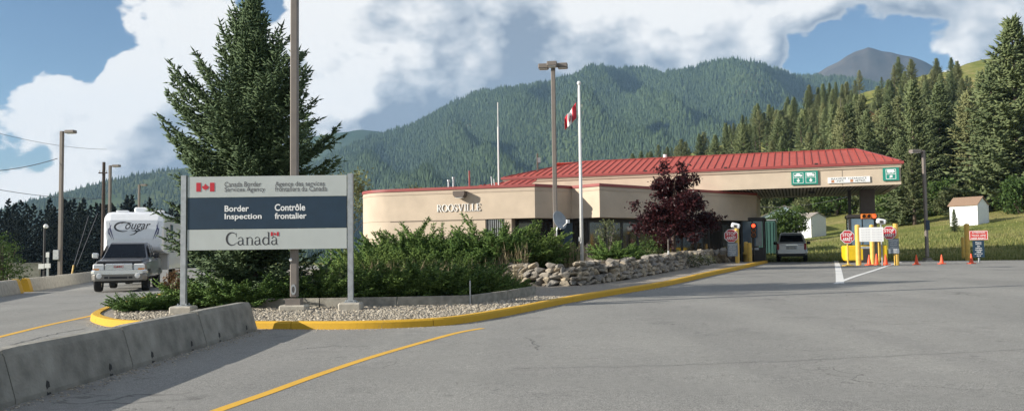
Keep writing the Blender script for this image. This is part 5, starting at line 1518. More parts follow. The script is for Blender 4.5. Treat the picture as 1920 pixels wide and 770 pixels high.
# ------------------------------------------------------------------ sheds and houses
mat('siding_white', (.74, .76, .78), .6, var=.04); mat('brown_shingle', (.24, .16, .11), .9, var=.2, scale=20, bump=.4)
mat('grey_shingle', (.28, .25, .22), .9, var=.2, scale=20, bump=.4); mat('siding_grey', (.30, .38, .42), .7, var=.06); mat('green_steel', (.03, .09, .075), .6, var=.1)
def shed(label, base, w, d, hw, hr, rz, m_wall, m_roof, door=False, name='garden_shed', cat='shed', boards=True, front_white=False):
    t = thing(name, label, cat, base, rz)
    mb = MB(); mb.prism([(-w / 2, -.6), (w / 2, -.6), (w / 2, hw), (0, hr - .05), (-w / 2, hw)], -d / 2, d / 2, 'xz'); wl_ = mb.build('wall', M[m_wall], t)
    if boards:
        n = int(hw / .22)
        for k in range(n):
            z = .05 + k * .22
            for sx in (-1, 1):
                mb = MB(); mb.box((sx * (w / 2 + .012), 0, z + .1), (.022, d - .02, .2)); mb.build('siding_board', M[m_wall], wl_)
            mb = MB(); mb.box((0, -d / 2 - .012, z + .1), (w - .02, .022, .2)); mb.build('siding_board', M[m_wall], wl_)
    for sx in (-1, 1):
        sl = Vector((0 - sx * w / 2, 0, hr - hw)); e = Vector((sx * w / 2, 0, hw)) - sl * .16
        mb = MB(); a, c = e, Vector((0, 0, hr)); nz = Vector((0, 0, .06))
        mb.loft([[a + Vector((0, -d / 2 - .12, 0)), c + Vector((0, -d / 2 - .12, 0)), c + Vector((0, d / 2 + .12, 0)), a + Vector((0, d / 2 + .12, 0))], [a + Vector((0, -d / 2 - .12, 0)) + nz, c + Vector((0, -d / 2 - .12, 0)) + nz, c + Vector((0, d / 2 + .12, 0)) + nz, a + Vector((0, d / 2 + .12, 0)) + nz]]); mb.build('roof', M[m_roof], t)
        mb = MB(); mb.box((sx * (w / 2 + .02), -d / 2 - .03, hw / 2), (.1, .05, hw - .02)); mb.build('corner_trim', M['white_paint'], t)
    if door:
        mb = MB(); mb.box((0, -d / 2 - .04, .95), (w * .4, .05, 1.9)); dr = mb.build('door', M['white_paint'], t)
        mb = MB(); mb.box((w * .15, -d / 2 - .075, .95), (.04, .03, .12)); mb.build('handle', M['galvanised'], dr)
    return t
shed('small white sided shed with brown roof on the grass bank at right', at(1817, 76), 1.65, 2.5, 1.75, 2.4, rad(32), 'siding_white', 'brown_shingle')
shed('pale shed with sunlit white end wall behind the round bush', at(1517, 92), 2.1, 2.6, 2.15, 2.6, rad(28), 'siding_white', 'grey_shingle')
shed('low grey house with shallow roof behind the round bush', at(1470, 99), 6.0, 4.0, 1.9, 3.3, rad(-14), 'siding_grey', 'grey_shingle', name='low_house', cat='house', boards=False)
b = at(1426, 66); t = thing('green_container', 'dark green steel container behind the corner booth', 'container', b, B_ANG)
mb = MB(); mb.box((0, 0, 1.25), (2.4, 6, 2.4), bev=.03); mb.build('body', M['green_steel'], t)
mb = MB(); mb.box((0, 0, 2.5), (2.5, 6.1, .08)); mb.build('top_rail', M['galvanised'], t)
mb = MB()
for k in range(10): mb.box((-1.05 + k * .23, -3.02, 1.25), (.06, .04, 2.2))
mb.build('ribs', M['green_steel'], t)
b = at(1629, 165); 
mat('ochre', (.62, .36, .15), .8, var=.1)
zc_ = top_z(1629, 232, 165)
t = shed('small ochre cabin half hidden among the hillside conifers', (b.x, b.y, zc_), 2.0, 2.5, 1.6, 2.2, rad(10), 'ochre', 'brown_shingle', name='hillside_cabin', cat='cabin', boards=False)
mb = MB(); mb.box((0, 0, -1.6), (1.8, 2.3, 3.4)); mb.build('foundation', M['brown_shingle'], t)
# left edge block and poles
b = at(46, 60); t = thing('concrete_block_wall', 'low grey concrete bin wall beyond the left barrier', 'wall', b, rad(10))
mb = MB(); mb.box((0, 0, .25), (2.0, .3, 1.9), bev=.03); mb.build('slab', M['light_concrete'], t); mb = MB(); mb.box((0, .0, 1.22), (2.1, .36, .08)); mb.build('coping', M['concrete'], t)
b = at(82, 45); hh = top_z(82, 424, 45) - b.z
t = thing('camera_pole', 'thin black camera pole with white dome beyond the left barrier', 'camera pole', b)
mb = MB(); mb.tube([(0, 0, 0), (0, 0, hh - .1)], .055, 8); mb.build('pole', M['black_plastic'], t)
mb = MB(); mb.lathe([(.02, -.12), (.10, -.08), (.12, 0), (.08, .09), (.01, .12)], 'z', (.06, 0, hh), 14); mb.build('dome', M['white_paint'], t, smooth=True)
mb = MB(); mb.box((-.1, -.06, .95), (.28, .1, .26)); mb.box((.22, -.06, .98), (.26, .1, .24)); mb.build('sign_plate', M['white_paint'], t)
b = at(89, 46); t = thing('roadside_marker', 'slim grey marker post right of the camera pole', 'marker post', b)
mb = MB(); mb.box((0, 0, .75), (.1, .06, 1.9)); mb.build('post', M['galvanised'], t); mb = MB(); mb.box((0, -.04, 1.55), (.18, .02, .26)); mb.build('plate', M['white_paint'], t)
mat('pole_wood', (.075, .055, .045), .9, var=.25, scale=10, bump=.3)
b = at(192, 70); ht = top_z(192, 304, 70) - b.z
t = thing('utility_pole', 'dark wooden utility pole left of the white trailer', 'utility pole', b)
mb = MB(); mb.tube([(0, 0, -.2), (0, 0, ht)], [.17, .12], 10); mb.build('shaft', M['pole_wood'], t)
mb = MB(); mb.beam((-.35, -.15, ht - .9), (.35, -.15, ht - .9), .1, .1); mb.build('cross_arm', M['pole_wood'], t)
mb = MB()
for x in (-.28, .28): mb.tube([(x, -.15, ht - .84), (x, -.15, ht - .68)], .04, 8)
mb.build('insulator', M['galvanised'], t)
mat('wire_grey', (.10, .10, .11), .6)
def wire(label, a, c, sag, r=.02):
    a, c = Vector(a), Vector(c); t = thing('overhead_wire', label, 'wire', a); mb = MB(); pts = []
    for k in range(15):
        q = k / 14; p = a.lerp(c, q) - a; p.z -= sag * 4 * q * (1 - q); pts.append(p)
    mb.tube(pts, r, 5); mb.build('cable', M['wire_grey'], t)
wire('overhead cable running left from the tall left lamp post', P(108, 297, 48), P(-160, 312, 44), .5)
wire('upper thin overhead wire crossing the left sky', P(200, 280, 75), P(-120, 215, 52), .5, .014)
wire('lower overhead wire sloping across the left hill', P(192, 372, 70), P(-120, 330, 52), .4)
wire('sagging cable seen under the canopy against the wood', P(1420, 388, 92), P(1600, 366, 88), .4, .018)
for k, (u0, v0, u1, v1) in enumerate(((138, 498, 166, 405), (143, 500, 183, 400))):
    wire(('left', 'right')[k] + ' guy wire slanting down from the utility pole', P(u0, v0, 62), P(u1, v1, 68), 0, .02)
p = P(133, 520, 61.5); t = thing('guy_guard', 'yellow guard tube at the foot of the guy wires', 'guy guard', p)
q = P(138, 497, 62) - p; mb = MB(); mb.tube([(0, 0, -.2), tuple(q)], .06, 8); mb.build('tube', M['bollard_yellow'], t); mb = MB(); mb.box((0, 0, -.25), (.2, .2, .16)); mb.build('anchor', M['galvanised'], t)

# ------------------------------------------------------------------ hero spruce
sb_ = at(470, 21.9); sb_.z = isl_z(sb_.x, sb_.y)
HT = top_z(470, -22, 21.9) - sb_.z
def spruce_prof(f):
    return lerp_tab([(0, 1.75), (.15, 1.85), (.3, 2.1), (.46, 2.7), (.62, 2.35), (.75, 1.6), (.88, .85), (1, .1)], f)
t = thing('blue_spruce', 'big dark spruce with upswept branches behind the border sign', 'tree', sb_)
obj('trunk', trunk_mesh('trunk', HT * .97, .2, .02, seed=3), M['bark'], t)
obj('crown', conifer_crown_mesh('crown', 7, HT, spruce_prof, 380, .25, .02, .85, .55, .085, .26, .028, sub_step=.08, sub_len=.16, lenvar=(.5, 1.2)), M['spruce_needles'], t)

# ------------------------------------------------------------------ junipers, bed plants
def plant(name, label, loc, meshes, cat='shrub', group=None, rz=0.0, sc=1.0, stem=None):
    t = thing(name, label, cat, loc, rz, group); t.scale = (sc, sc, sc)
    for nm, me, m_ in meshes: obj(nm, me, m_, t)
    return t
def stems_mesh(seed, n, h, r, spread):
    rnd = random.Random(seed); mb = MB()
    for k in range(n):
        a = rnd.uniform(0, 6.28); mb.tube([(0, 0, -.05), (math.cos(a) * spread * .5, math.sin(a) * spread * .5, h * .5), (math.cos(a) * spread, math.sin(a) * spread, h)], [r, r * .7, r * .3], 5)
    return mb.mesh('stems')
tall_j = [juniper_mesh('foliage', 20 + k, 1.25, 1.1, 1.9, 260) for k in range(3)]
low_j = [juniper_mesh('foliage', 30 + k, 1.0, .8, 0.58, 150, low=True) for k in range(3)]
stem_m = stems_mesh(1, 7, 1.0, .05, .6); stem_s = stems_mesh(2, 5, .25, .03, .4)
tj = [(690, 29.0, .90, 'tall dark juniper at the left end of the hedge'), (750, 29.4, .90, 'tall juniper second from the left in the hedge'), (810, 29.2, .92, 'tall juniper left of the tallest one in the hedge'), (866, 29.0, .97, 'tallest feathery juniper below the wall lettering'), (925, 29.0, .92, 'tall juniper below the barred window'), (985, 29.4, .88, 'tall juniper at the right end of the hedge'), (1025, 30.0, .62, 'upright juniper beside the satellite dish mast'),
      (700, 26.9, .78, 'mid height juniper in front of the hedge left part'), (770, 27.0, .72, 'mid height juniper in front of the hedge second from left'), (840, 27.3, .74, 'mid height juniper in front of the hedge centre')]
for k, (u, y, sc, lb) in enumerate(tj):
    p = at(u, y); p.z = bed_or_isl(p.x, p.y)
    plant('juniper_bush', lb, p, [('foliage', tall_j[k % 3], M['juniper_needles']), ('stems', stem_m, M['bark'])], group='junipers in the island hedge', rz=k * 1.3, sc=sc)
lj = [(660, 22.6, .95, 'low spreading juniper just right of the sign post'), (715, 22.9, 1.05, 'low juniper behind the timber edging, second from the sign'), (775, 23.0, 1.0, 'low juniper at the middle of the timber edging'), (835, 23.2, 1.05, 'low juniper left of the metal stake'), (895, 23.3, .62, 'low dark juniper before the rock wall start'), (950, 24.0, .45, 'low juniper at the edging corner by the rocks'),
      (268, 20.3, .48, 'flat juniper left of the left sign post'), (315, 20.8, .5, 'flat juniper beside the left sign post'), (395, 21.3, .8, 'low juniper under the spruce behind the sign left end'), (470, 21.1, .9, 'low juniper under the spruce behind the sign middle'), (600, 22.0, 1.0, 'low juniper under the spruce right of the lamp post')]
for k, (u, y, sc, lb) in enumerate(lj):
    p = at(u, y); p.z = isl_z(p.x, p.y)
    plant('low_juniper', lb, p, [('foliage', low_j[k % 3], M['juniper_needles']), ('stems', stem_s, M['bark'])], group='low junipers on the island', rz=k * 2.1, sc=sc)
# straw grasses (uncountable)
rng = np.random.default_rng(5); pts = []
for (u0, u1, y0, y1, n) in ((690, 840, 24.4, 25.3, 420), (840, 980, 24.8, 25.6, 130), (850, 990, 27.4, 28.0, 330), (560, 680, 21.5, 22.5, 130), (1040, 1100, 29, 30, 120), (320, 345, 22, 23, 60)):
    for _ in range(n):
        p = at(rng.uniform(u0, u1), rng.uniform(y0, y1)); pts.append((p.x, p.y, bed_or_isl(p.x, p.y)))
obj('dry_grass', blades_mesh('dry_grass', 6, pts, .85, .014, .5), M['straw'], kind='stuff', label='pale dry grass stalks standing among the junipers', cat='dry grass')
p = at(327, 21.6); p.z = isl_z(p.x, p.y)
plant('rusty_shrub', 'rust brown dried shrub left of the sign post', p, [('foliage', leafy_mesh('foliage', 8, [(0, 0, .45, .28, .28, .45)], 60, 14, .035, .06), M['rusty_leaves']), ('stems', stems_mesh(3, 5, .8, .012, .2), M['bark'])])
p = island_at(1155, 33.5)
plant('green_shrub', 'rounded green shrub behind the rock wall right of the flagpole', p, [('foliage', juniper_mesh('foliage', 51, 1.0, .9, .95, 90), M['juniper_needles']), ('stems', stem_s, M['bark'])])
p = island_at(1228, 36)
plant('light_green_shrub', 'small light green shrub below the purple tree', p, [('foliage', leafy_mesh('foliage', 52, [(0, 0, .5, .5, .4, .5)], 60, 16, .05, .10), M['shrub_leaves']), ('stems', stem_s, M['bark'])])
p = island_at(1140, 38.2)
plant('pale_sapling', 'thin pale leaved sapling in front of the dark windows', p, [('foliage', leafy_mesh('foliage', 53, [(0, 0, 1.1, .5, .5, .7)], 55, 10, .05, .10), M['olive_leaves']), ('stems', stems_mesh(4, 5, 1.5, .025, .4), M['grey_bark'])])
p = island_at(1067, 32)
plant('yellowish_shrub', 'small yellowish shrub left of the flagpole base', p, [('foliage', leafy_mesh('foliage', 54, [(0, 0, .35, .3, .3, .35)], 40, 14, .04, .08), M['olive_leaves']), ('stems', stem_s, M['bark'])])
for k, (u, y, sc) in enumerate(((1290, 37, .8), (1320, 39.5, .7), (1212, 34, .6), (1270, 38, .5))):
    p = island_at(u, y); lb = ('low dry looking shrub right of the stakes', 'low shrub under the right side of the purple tree', 'low shrub between the stake and the marker post', 'tiny shrub at the foot of the purple tree')[k]
    plant('bed_shrub', lb, p, [('foliage', leafy_mesh('foliage', 60 + k, [(0, 0, .3, .7, .5, .35)], 70, 14, .04, .09), M['olive_leaves'])], sc=sc, group='small shrubs in the garden bed')
# purple-leaved tree
p = island_at(1265, 36.5)
t = thing('purple_plum_tree', 'dark purple leaved tree with uneven crown before the canopy', 'tree', p)
obj('trunk', trunk_mesh('trunk', 3.2, .09, .02, limbs=9, seed=5), M['bark'], t)
rp_ = random.Random(8); ells = [(0, 0, 1.55, 1.2, 1.1, .8), (0, 0, 2.3, .8, .8, .7)]
for k in range(34):
    z = rp_.uniform(.75, 3.3); a_ = k * 2.4; rr = lerp_tab([(.7, 1.25), (1.3, 1.65), (2.0, 1.35), (2.7, .9), (3.4, .45)], z) * rp_.uniform(.65, 1.0)
    ells.append((math.cos(a_) * rr, math.sin(a_) * rr, z, rp_.uniform(.25, .5), rp_.uniform(.25, .5), rp_.uniform(.2, .42)))
for (x_, z_, r__) in ((-.42, 3.3, .36), (-.42, 3.75, .24), (-.40, 4.05, .14), (.48, 3.25, .38), (.5, 3.7, .25), (.46, 4.0, .14), (-1.6, 2.2, .22), (1.75, 1.75, .25), (.95, 3.4, .2)):
    ells.append((x_, 0, z_, r__, r__, r__ * 1.2))
obj('crown', leafy_mesh('crown', 9, ells, 700, 20, .07, .11, shell=.3), M['purple_leaves'], t)

# gravel chips on the island (uncountable)
def gravel():
    rng = np.random.default_rng(12); P_ = []
    while len(P_) < 9500:
        u, v = rng.uniform(215, 1100), rng.uniform(556, 616); q = G(u, v, .105)
        if isl_in(q.x, q.y) and not bed_in(q.x, q.y): P_.append((q.x, q.y, isl_z(q.x, q.y)))
    P_ = np.array(P_); n = len(P_); a = rng.uniform(0, 6.28, n); l = rng.uniform(.02, .06, n); w = l * rng.uniform(.35, .8, n); h = rng.uniform(.012, .035, n)
    d = np.stack([np.cos(a), np.sin(a), rng.normal(0, .2, n)], 1); s = np.stack([-np.sin(a), np.cos(a), rng.normal(0, .2, n)], 1); up = np.array([[0, 0, 1.]])
    V = np.stack([P_ - d * l[:, None], P_ - s * w[:, None], P_ + d * l[:, None], P_ + s * w[:, None], P_ + up * h[:, None] - d * l[:, None] * .4, P_ + up * h[:, None] + d * l[:, None] * .5], 1).reshape(-1, 3)
    b = (np.arange(n) * 6)[:, None]; F = np.concatenate([b + np.array([f]) for f in ((0, 1, 4), (1, 5, 4), (1, 2, 5), (2, 3, 5), (3, 4, 5), (3, 0, 4))])
    foliage('chip_stone', (.19, .16, .125), (.50, .44, .36), 0.0, rough=.9, objvar=0)
    obj('gravel', arr_mesh('gravel', V, F), M['chip_stone'], kind='stuff', label='pale stone chips covering the kerbed island', cat='gravel')
gravel()

def grit():
    rng = np.random.default_rng(77); Q = []
    for _ in range(900):
        f = rng.random() * 12.5; q = A + dv * f - nv * abs(rng.normal(0, .16)); Q.append((q.x, q.y, road_z(q.x, q.y)))
    ks = [p for p in path if p.y < 34 and p.x > -9]
    for _ in range(900):
        k = rng.integers(0, len(ks) - 1); a_, b_ = ks[k], ks[k + 1]; d_ = (b_ - a_).normalized(); q = a_.lerp(b_, rng.random()) - Vector((-d_.y, d_.x, 0)) * (.01 + abs(rng.normal(0, .12))); Q.append((q.x, q.y, road_z(q.x, q.y)))
    Q = np.array(Q); n = len(Q); sz = rng.uniform(.006, .022, n)
    V, F = spindles(Q - np.stack([sz, np.zeros(n), np.zeros(n)], 1), Q + np.stack([sz, rng.normal(0, .01, n), np.zeros(n)], 1), sz * .7, 4)
    obj('road_grit', arr_mesh('road_grit', V, F), M['chip_stone'], kind='stuff', label='loose grit along the barrier and kerb', cat='grit')
grit()

# ------------------------------------------------------------------ hillside conifers
def fir_prof(kind):
    if kind == 0: tab = [(0, .20), (.12, .22), (.3, .19), (.6, .12), (.85, .05), (1, .005)]
    elif kind == 1: tab = [(0, .10), (.2, .16), (.4, .17), (.7, .13), (.88, .07), (1, .01)]
    else: tab = [(0, .26), (.15, .27), (.4, .22), (.7, .13), (.9, .05), (1, .005)]
    return lambda f: lerp_tab(tab, f) * 10
protos = []
for k in range(9):
    kind = (0, 1, 2, 0, 1, 2, 1, 0, 2)[k]; thin = (k in (6, 7))
    cm = conifer_crown_mesh('crown', 200 + k, 10, fir_prof(kind), (75 if thin else (190, 165, 190)[kind]), (3.2 if k == 6 else (.5, 1.6, .4)[kind]), -.15, .55, .35, .17, .24, .085, sub_step=.30, sub_len=.30, lenvar=(.55, 1.18))
    tm = trunk_mesh('trunk', 9.6, .17, .02, seed=k)
    protos.append((cm, tm, M['fir_needles'] if kind != 1 else M['pine_needles']))
MARKS = [(1180, 'the purple tree'), (1265, 'the purple tree top'), (1330, 'the bare red roof'), (1385, 'the left stop sign'), (1420, 'the corner booth'), (1465, 'the round bush'), (1508, 'the green lane sign'), (1548, 'the fascia notice'), (1590, 'the clearance sign'), (1625, 'the canopy column'), (1670, 'the canopy end'), (1705, 'the lamp post grass'), (1738, 'the right lamp post'), (1775, 'the lone cone'), (1820, 'the white shed'), (1860, 'the shed slope'), (1900, 'the right edge'), (1950, 'the far right edge')]
SEEN = {}
def where(u, head, tail=''):
    near = min(MARKS, key=lambda q: abs(q[0] - u)); side = '' if abs(near[0] - u) < 9 else ('left of ' if u < near[0] else 'right of ')
    lb = head + (', ' + side if side else ', above ') + near[1] + tail
    SEEN[lb] = SEEN.get(lb, 0) + 1
    return lb if SEEN[lb] == 1 else head + (', second ' if SEEN[lb] == 2 else ', another ') + (side or 'above ') + near[1] + tail
cnt = [0]
def hill_tree(u, y, h, k, label, vbase=None):
    b = at(u, y) if H(*(at(u, y).xy)) else at(u, y)
    t = thing('conifer_tree', label, 'tree', (b.x, b.y, b.z - .15), (cnt[0] * 2.4) % 6.28, 'conifers on the hillside'); cnt[0] += 1
    s = h / 10; t.scale = (s * (.9 + .25 * ((cnt[0] * 37 % 10) / 10)), s, s) ; t.scale[1] = t.scale[0]
    cm, tm, m_ = protos[k]
    obj('trunk', tm, M['bark'], t); obj('crown', cm, m_, t)
hero = [(1912, 86, 19.5, 8, 'very tall conifer cut by the right picture edge'), (1868, 96, 16, 0, 'bushy conifer left of the tallest tree at the right edge'), (1720, 101, 15.5, 3, 'large pointed fir above the right lamp post'), (1768, 110, 14.5, 5, 'broad fir right of the lamp post above the white shed'), (1822, 106, 13.0, 4, 'conifer directly behind the white shed'),
        (1668, 112, 13.0, 2, 'fir just right of the canopy end'), (1692, 88, 9.0, 5, 'low wide conifer with visible trunk right of the canopy'), (1716, 86, 8.0, 1, 'small conifer beside the lamp post on the grass'), (1618, 126, 13.5, 1, 'conifer above the right end of the red roof'), (1565, 140, 13, 0, 'fir above the roof left of the ochre cabin'),
        (1940, 92, 18, 1, 'conifer at the extreme right edge behind the tallest one'), (1845, 125, 15, 0, 'fir rising behind the bushy conifer on the right')]
for a in hero: hill_tree(*a)
rnd = random.Random(21); n_ = 0
rows = [(118, 1560, 1960, 27), (136, 1500, 1960, 25), (158, 1440, 1960, 22), (184, 1390, 1960, 20), (214, 1330, 1960, 18), (246, 1270, 1960, 17), (282, 1215, 1960, 16), (318, 1180, 1960, 15)]
for r_, (y, u0, u1, st) in enumerate(rows):
    u = u0 + rnd.uniform(0, st)
    while u < u1:
        yy = y + rnd.uniform(-10, 10); hgt = rnd.choice((rnd.uniform(5.5, 10), rnd.uniform(9.5, 14), rnd.uniform(11, 16.5))) * (.80 if y > 200 else .84)
        grassy = y > 240 and ((1805 < u < 1875) or (1615 < u < 1650))
        if not grassy and n_ < 285:
            kk = rnd.randrange(9); kd = ('slim green fir', 'olive pine', 'broad green fir')[kk % 3]; sz = 'tall ' if hgt > 11 else ('short ' if hgt < 8 else '')
            lb = where(u, sz + kd + ', ' + ('front', 'second', 'third', 'fourth', 'fifth', 'sixth', 'seventh', 'topmost')[r_] + ' rank uphill')
            hill_tree(u, yy, hgt, kk, lb); n_ += 1
        u += st * rnd.choice((.3, .55, .8, 1.1, 1.6))
# dead grey snag
b = at(1581, 150); t = thing('dead_conifer', 'bare grey dead conifer among the green hillside trees', 'tree', b)
obj('trunk', trunk_mesh('trunk', 14, .16, .02, seed=9), M['grey_bark'], t)
mb = MB(); rnd = random.Random(2)
for k in range(60):
    z = rnd.uniform(4, 13); a = rnd.uniform(0, 6.28); l = (14.5 - z) * .22; mb.tube([(0, 0, z), (math.cos(a) * l, math.sin(a) * l, z - .2 * l)], [.03, .008], 4)
mb.build('branches', M['grey_bark'], t)
# scrub in the gap below the canopy and round the sheds
scrub = [leafy_mesh('foliage', 300 + k, [(0, 0, 1.2, 1.6, 1.5, 1.3), (.8, .3, 1.9, 1.0, 1.0, 1.0), (-.7, 0, 1.6, 1.0, 1.0, .9)], 170, 16, .14, .22, shell=.4) for k in range(3)]
scr_t = stems_mesh(9, 6, 1.8, .06, .8)
sl = [(1430, 112, 1.5), (1455, 120, 1.9), (1490, 118, 1.7), (1520, 124, 2.0), (1545, 112, 1.5), (1570, 108, 1.7), (1600, 112, 1.9), (1470, 135, 2.4), (1510, 140, 2.6), (1550, 138, 2.6), (1590, 130, 2.4), (1435, 140, 2.6), (1640, 104, 1.6), (1660, 96, 1.2), (1755, 96, 1.4), (1785, 92, 1.1), (1880, 90, 1.5), (1912, 80, 1.2), (1850, 92, 1.3), (1580, 118, 1.6), (1535, 120, 1.6), (1500, 108, 1.0)]
for k, (u, y, s) in enumerate(sl):
    lb = where(u, ('small' if s < 1.4 else 'big' if s > 2.2 else 'medium') + (' leafy bush beyond the sheds' if u < 1610 else ' leafy bush at the hill foot'))
    p = at(u, y); plant('leafy_bush', lb, p, [('foliage', scrub[k % 3], M['shrub_leaves'] if k % 3 else M['olive_leaves']), ('stems', scr_t, M['bark'])], group='bushes at the foot of the hill' if u >= 1610 else 'bushes beyond the canopy gap', rz=k * 1.7, sc=s, cat='bush')
p = at(1473, 84); plant('round_bush', 'round dark green bush between the container and the pale shed', p, [('foliage', leafy_mesh('foliage', 77, [(0, 0, 1.8, 1.7, 1.5, 1.7), (1.0, 0, 2.1, 1.1, 1.2, 1.5), (-1.1, 0, 1.5, 1.0, 1.0, 1.2)], 380, 18, .12, .2, shell=.4), M['shrub_leaves']), ('stems', scr_t, M['bark'])], cat='bush')
p = at(1790, 70); t = thing('young_spruce', 'tiny young spruce in front of the white shed', 'tree', p); t.scale = (.19,) * 3
obj('trunk', protos[0][1], M['bark'], t); obj('crown', protos[0][0], M['spruce_needles'], t)
# pale young trees behind the building, shrub at the left edge
asp = [leafy_mesh('crown', 400 + k, [(0, 0, 4.6, 1.5, 1.5, 1.6), (.6, 0, 5.6, .8, .8, 1.0), (-.8, 0, 3.6, 1.0, 1.0, 1.2)], 170, 9, .12, .25, shell=.3) for k in range(2)]
ast = trunk_mesh('trunk', 5.8, .09, .02, limbs=7, seed=12)
for k, (u, y, s, lb) in enumerate(((648, 52, .98, 'slender pale green tree left of the curved wall'), (772, 66, .98, 'pale young tree behind the curved parapet'), (800, 70, .94, 'second pale young tree peeping over the parapet'), (915, 80, 1.05, 'pale treetop far behind the low red roof'), (622, 58, .85, 'slender pale tree just right of the spruce'))):
    p = at(u, y); t = thing('young_aspen', lb, 'tree', p, k, 'pale young trees behind the building'); t.scale = (s,) * 3
    obj('trunk', ast, M['grey_bark'], t); obj('crown', asp[k % 2], M['olive_leaves'], t)
p = at(6, 40); plant('roadside_shrub', 'bright green roadside shrub at the left picture edge', p, [('foliage', leafy_mesh('foliage', 88, [(0, 0, 1.3, .85, .8, 1.0), (.5, 0, .8, .6, .6, .6), (-.2, 0, 2.0, .4, .4, .6)], 150, 12, .06, .14, shell=.3), M['shrub_leaves']), ('stems', stems_mesh(6, 8, 2.0, .035, .6), M['bark'])])
# grass tufts on the bank edges
rng = np.random.default_rng(15); pts = []
for _ in range(15000):
    u = rng.uniform(1380, 1960); s = 56.0 + rng.exponential(9); tt = (u - 960) / 1600; y = s / (.949 + .316 * tt)
    if y < 92: pts.append((tt * y, y, H(tt * y, y) - .02))
for _ in range(2500):
    s = rng.uniform(-4, 30); q = L0 + dd * s; x = q.x - rng.uniform(.5, 5); pts.append((x, q.y, H(x, q.y) - .08))
obj('grass', blades_mesh('grass', 3, pts, .22, .028, .6), M['grass_blade'], kind='stuff', label='rough grass growing on the bank and verge', cat='grass')

# ------------------------------------------------------------------ wood across the left valley, its shade painted into the needles
def shaded_wood():
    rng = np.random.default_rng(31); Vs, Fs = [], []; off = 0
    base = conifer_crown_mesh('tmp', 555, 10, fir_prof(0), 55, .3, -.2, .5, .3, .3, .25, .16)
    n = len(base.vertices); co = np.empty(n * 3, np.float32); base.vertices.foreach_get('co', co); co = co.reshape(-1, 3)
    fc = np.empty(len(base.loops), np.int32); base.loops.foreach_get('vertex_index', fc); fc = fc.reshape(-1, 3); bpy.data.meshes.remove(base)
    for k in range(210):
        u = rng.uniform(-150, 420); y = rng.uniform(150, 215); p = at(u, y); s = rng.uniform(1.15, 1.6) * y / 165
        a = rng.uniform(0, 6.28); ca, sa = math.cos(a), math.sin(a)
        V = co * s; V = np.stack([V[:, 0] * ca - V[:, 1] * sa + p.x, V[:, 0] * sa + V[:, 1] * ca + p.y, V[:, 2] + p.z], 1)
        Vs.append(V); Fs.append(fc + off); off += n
    obj('distant_wood', arr_mesh('distant_wood', np.concatenate(Vs), np.concatenate(Fs)), M['shaded_needles'], kind='stuff', label='conifer wood across the valley at left, cloud shade painted into its colour', cat='wood')
shaded_wood()

# ------------------------------------------------------------------ mountains
from mathutils import noise as mnoise
def mountain_material(name, ca, cb, patch, pth, scale):
    m_ = bpy.data.materials.new(name); m_.use_nodes = True; nt = m_.node_tree; b = nt.nodes['Principled BSDF']
    b.inputs['Roughness'].default_value = 1; b.inputs['Specular IOR Level'].default_value = 0
    tc = nn(nt, 'ShaderNodeTexCoord')
    def noise(s, d=6):
        n = nn(nt, 'ShaderNodeTexNoise'); n.inputs['Scale'].default_value = s; n.inputs['Detail'].default_value = d; n.inputs['Roughness'].default_value = .65
        nt.links.new(tc.outputs['Object'], n.inputs['Vector']); return n.outputs['Fac']
    r = nn(nt, 'ShaderNodeValToRGB'); e = r.color_ramp.elements
    e[0].position = .35; e[0].color = (*ca, 1); e[1].position = .62; e[1].color = (*cb, 1)
    x = e.new(pth); x.color = (*patch, 1) if pth > .62 else (*cb, 1)
    nt.links.new(noise(scale), r.inputs[0]); nt.links.new(r.outputs[0], b.inputs['Base Color'])
    M[name] = m_; return m_
mountain_material('mountain_green', (.026, .046, .020), (.060, .082, .036), (.14, .13, .08), .68, .004)
mountain_material('mountain_meadow', (.045, .068, .028), (.105, .125, .052), (.20, .20, .10), .64, .0035)
mountain_material('mountain_rock', (.05, .048, .048), (.095, .088, .085), (.12, .11, .1), .7, .006)
foliage('far_trees', (.016, .034, .016), (.060, .092, .038), 0.0, rough=.9, objvar=.35)
foliage('far_trees_light', (.024, .044, .018), (.075, .10, .042), 0.0, rough=.9, objvar=.35)

def mountain(name, sil, d0, d1, nu, nq, seed, rough, m_, power=1.0, u_pad=0, depth_wave=0.0, fore=None):
    u0, u1 = sil[0][0], sil[-1][0]; V = []; Fc = []; nb = 3
    for j in range(nq + nb):
        q = min(1, j / (nq - 1)); back = max(0, j - nq + 1)
        for i in range(nu):
            u = u0 + (u1 - u0) * i / (nu - 1); v = lerp_tab(sil, u)
            wob = depth_wave * math.sin(i * .13 + seed) + depth_wave * .6 * math.sin(i * .31 + 2 * seed)
            D = d1 + wob
            y = d0 + (D - d0) * q + back * 220
            top = EYE + ray(u, v).z / ray(u, v).y * D
            x = (u - CX) / F_PX * y
            base = -60
            z = base + (top - base) * q ** power
            nz = mnoise.fractal(Vector((x / 420 + seed, y / 420, .3)), .9, 2.1, 6)
            rg = 1 - abs(mnoise.noise(Vector((x / 430 + seed * 2 + y / 1500, y / 1900, .7)))) * 2
            z += (nz * rough * .45 + (rg - .95) * rough * 1.6) * math.sin(math.pi * min(q, .98)) * (1 if back == 0 else 0)
            lim = EYE + (top - EYE) * y / D * (.86 + .14 * q)
            if back == 0 and q < 1 and z > lim - 30: z = lim - 30 * math.exp(-(z - lim + 30) / 30)
            if q > .9 and back == 0: z += nz * rough * .045 + mnoise.noise(Vector((x / 45, y / 45, seed))) * rough * .06
            if back: z = top - back * 70
            V.append((x, y, z))
    for j in range(nq + nb - 1):
        for i in range(nu - 1): Fc.append((j * nu + i, j * nu + i + 1, (j + 1) * nu + i + 1, (j + 1) * nu + i))
    me = bpy.data.meshes.new(name); me.from_pydata(V, [], Fc); me.update(); me.polygons.foreach_set('use_smooth', [True] * len(me.polygons))
    return obj(name, me, m_, kind='structure')

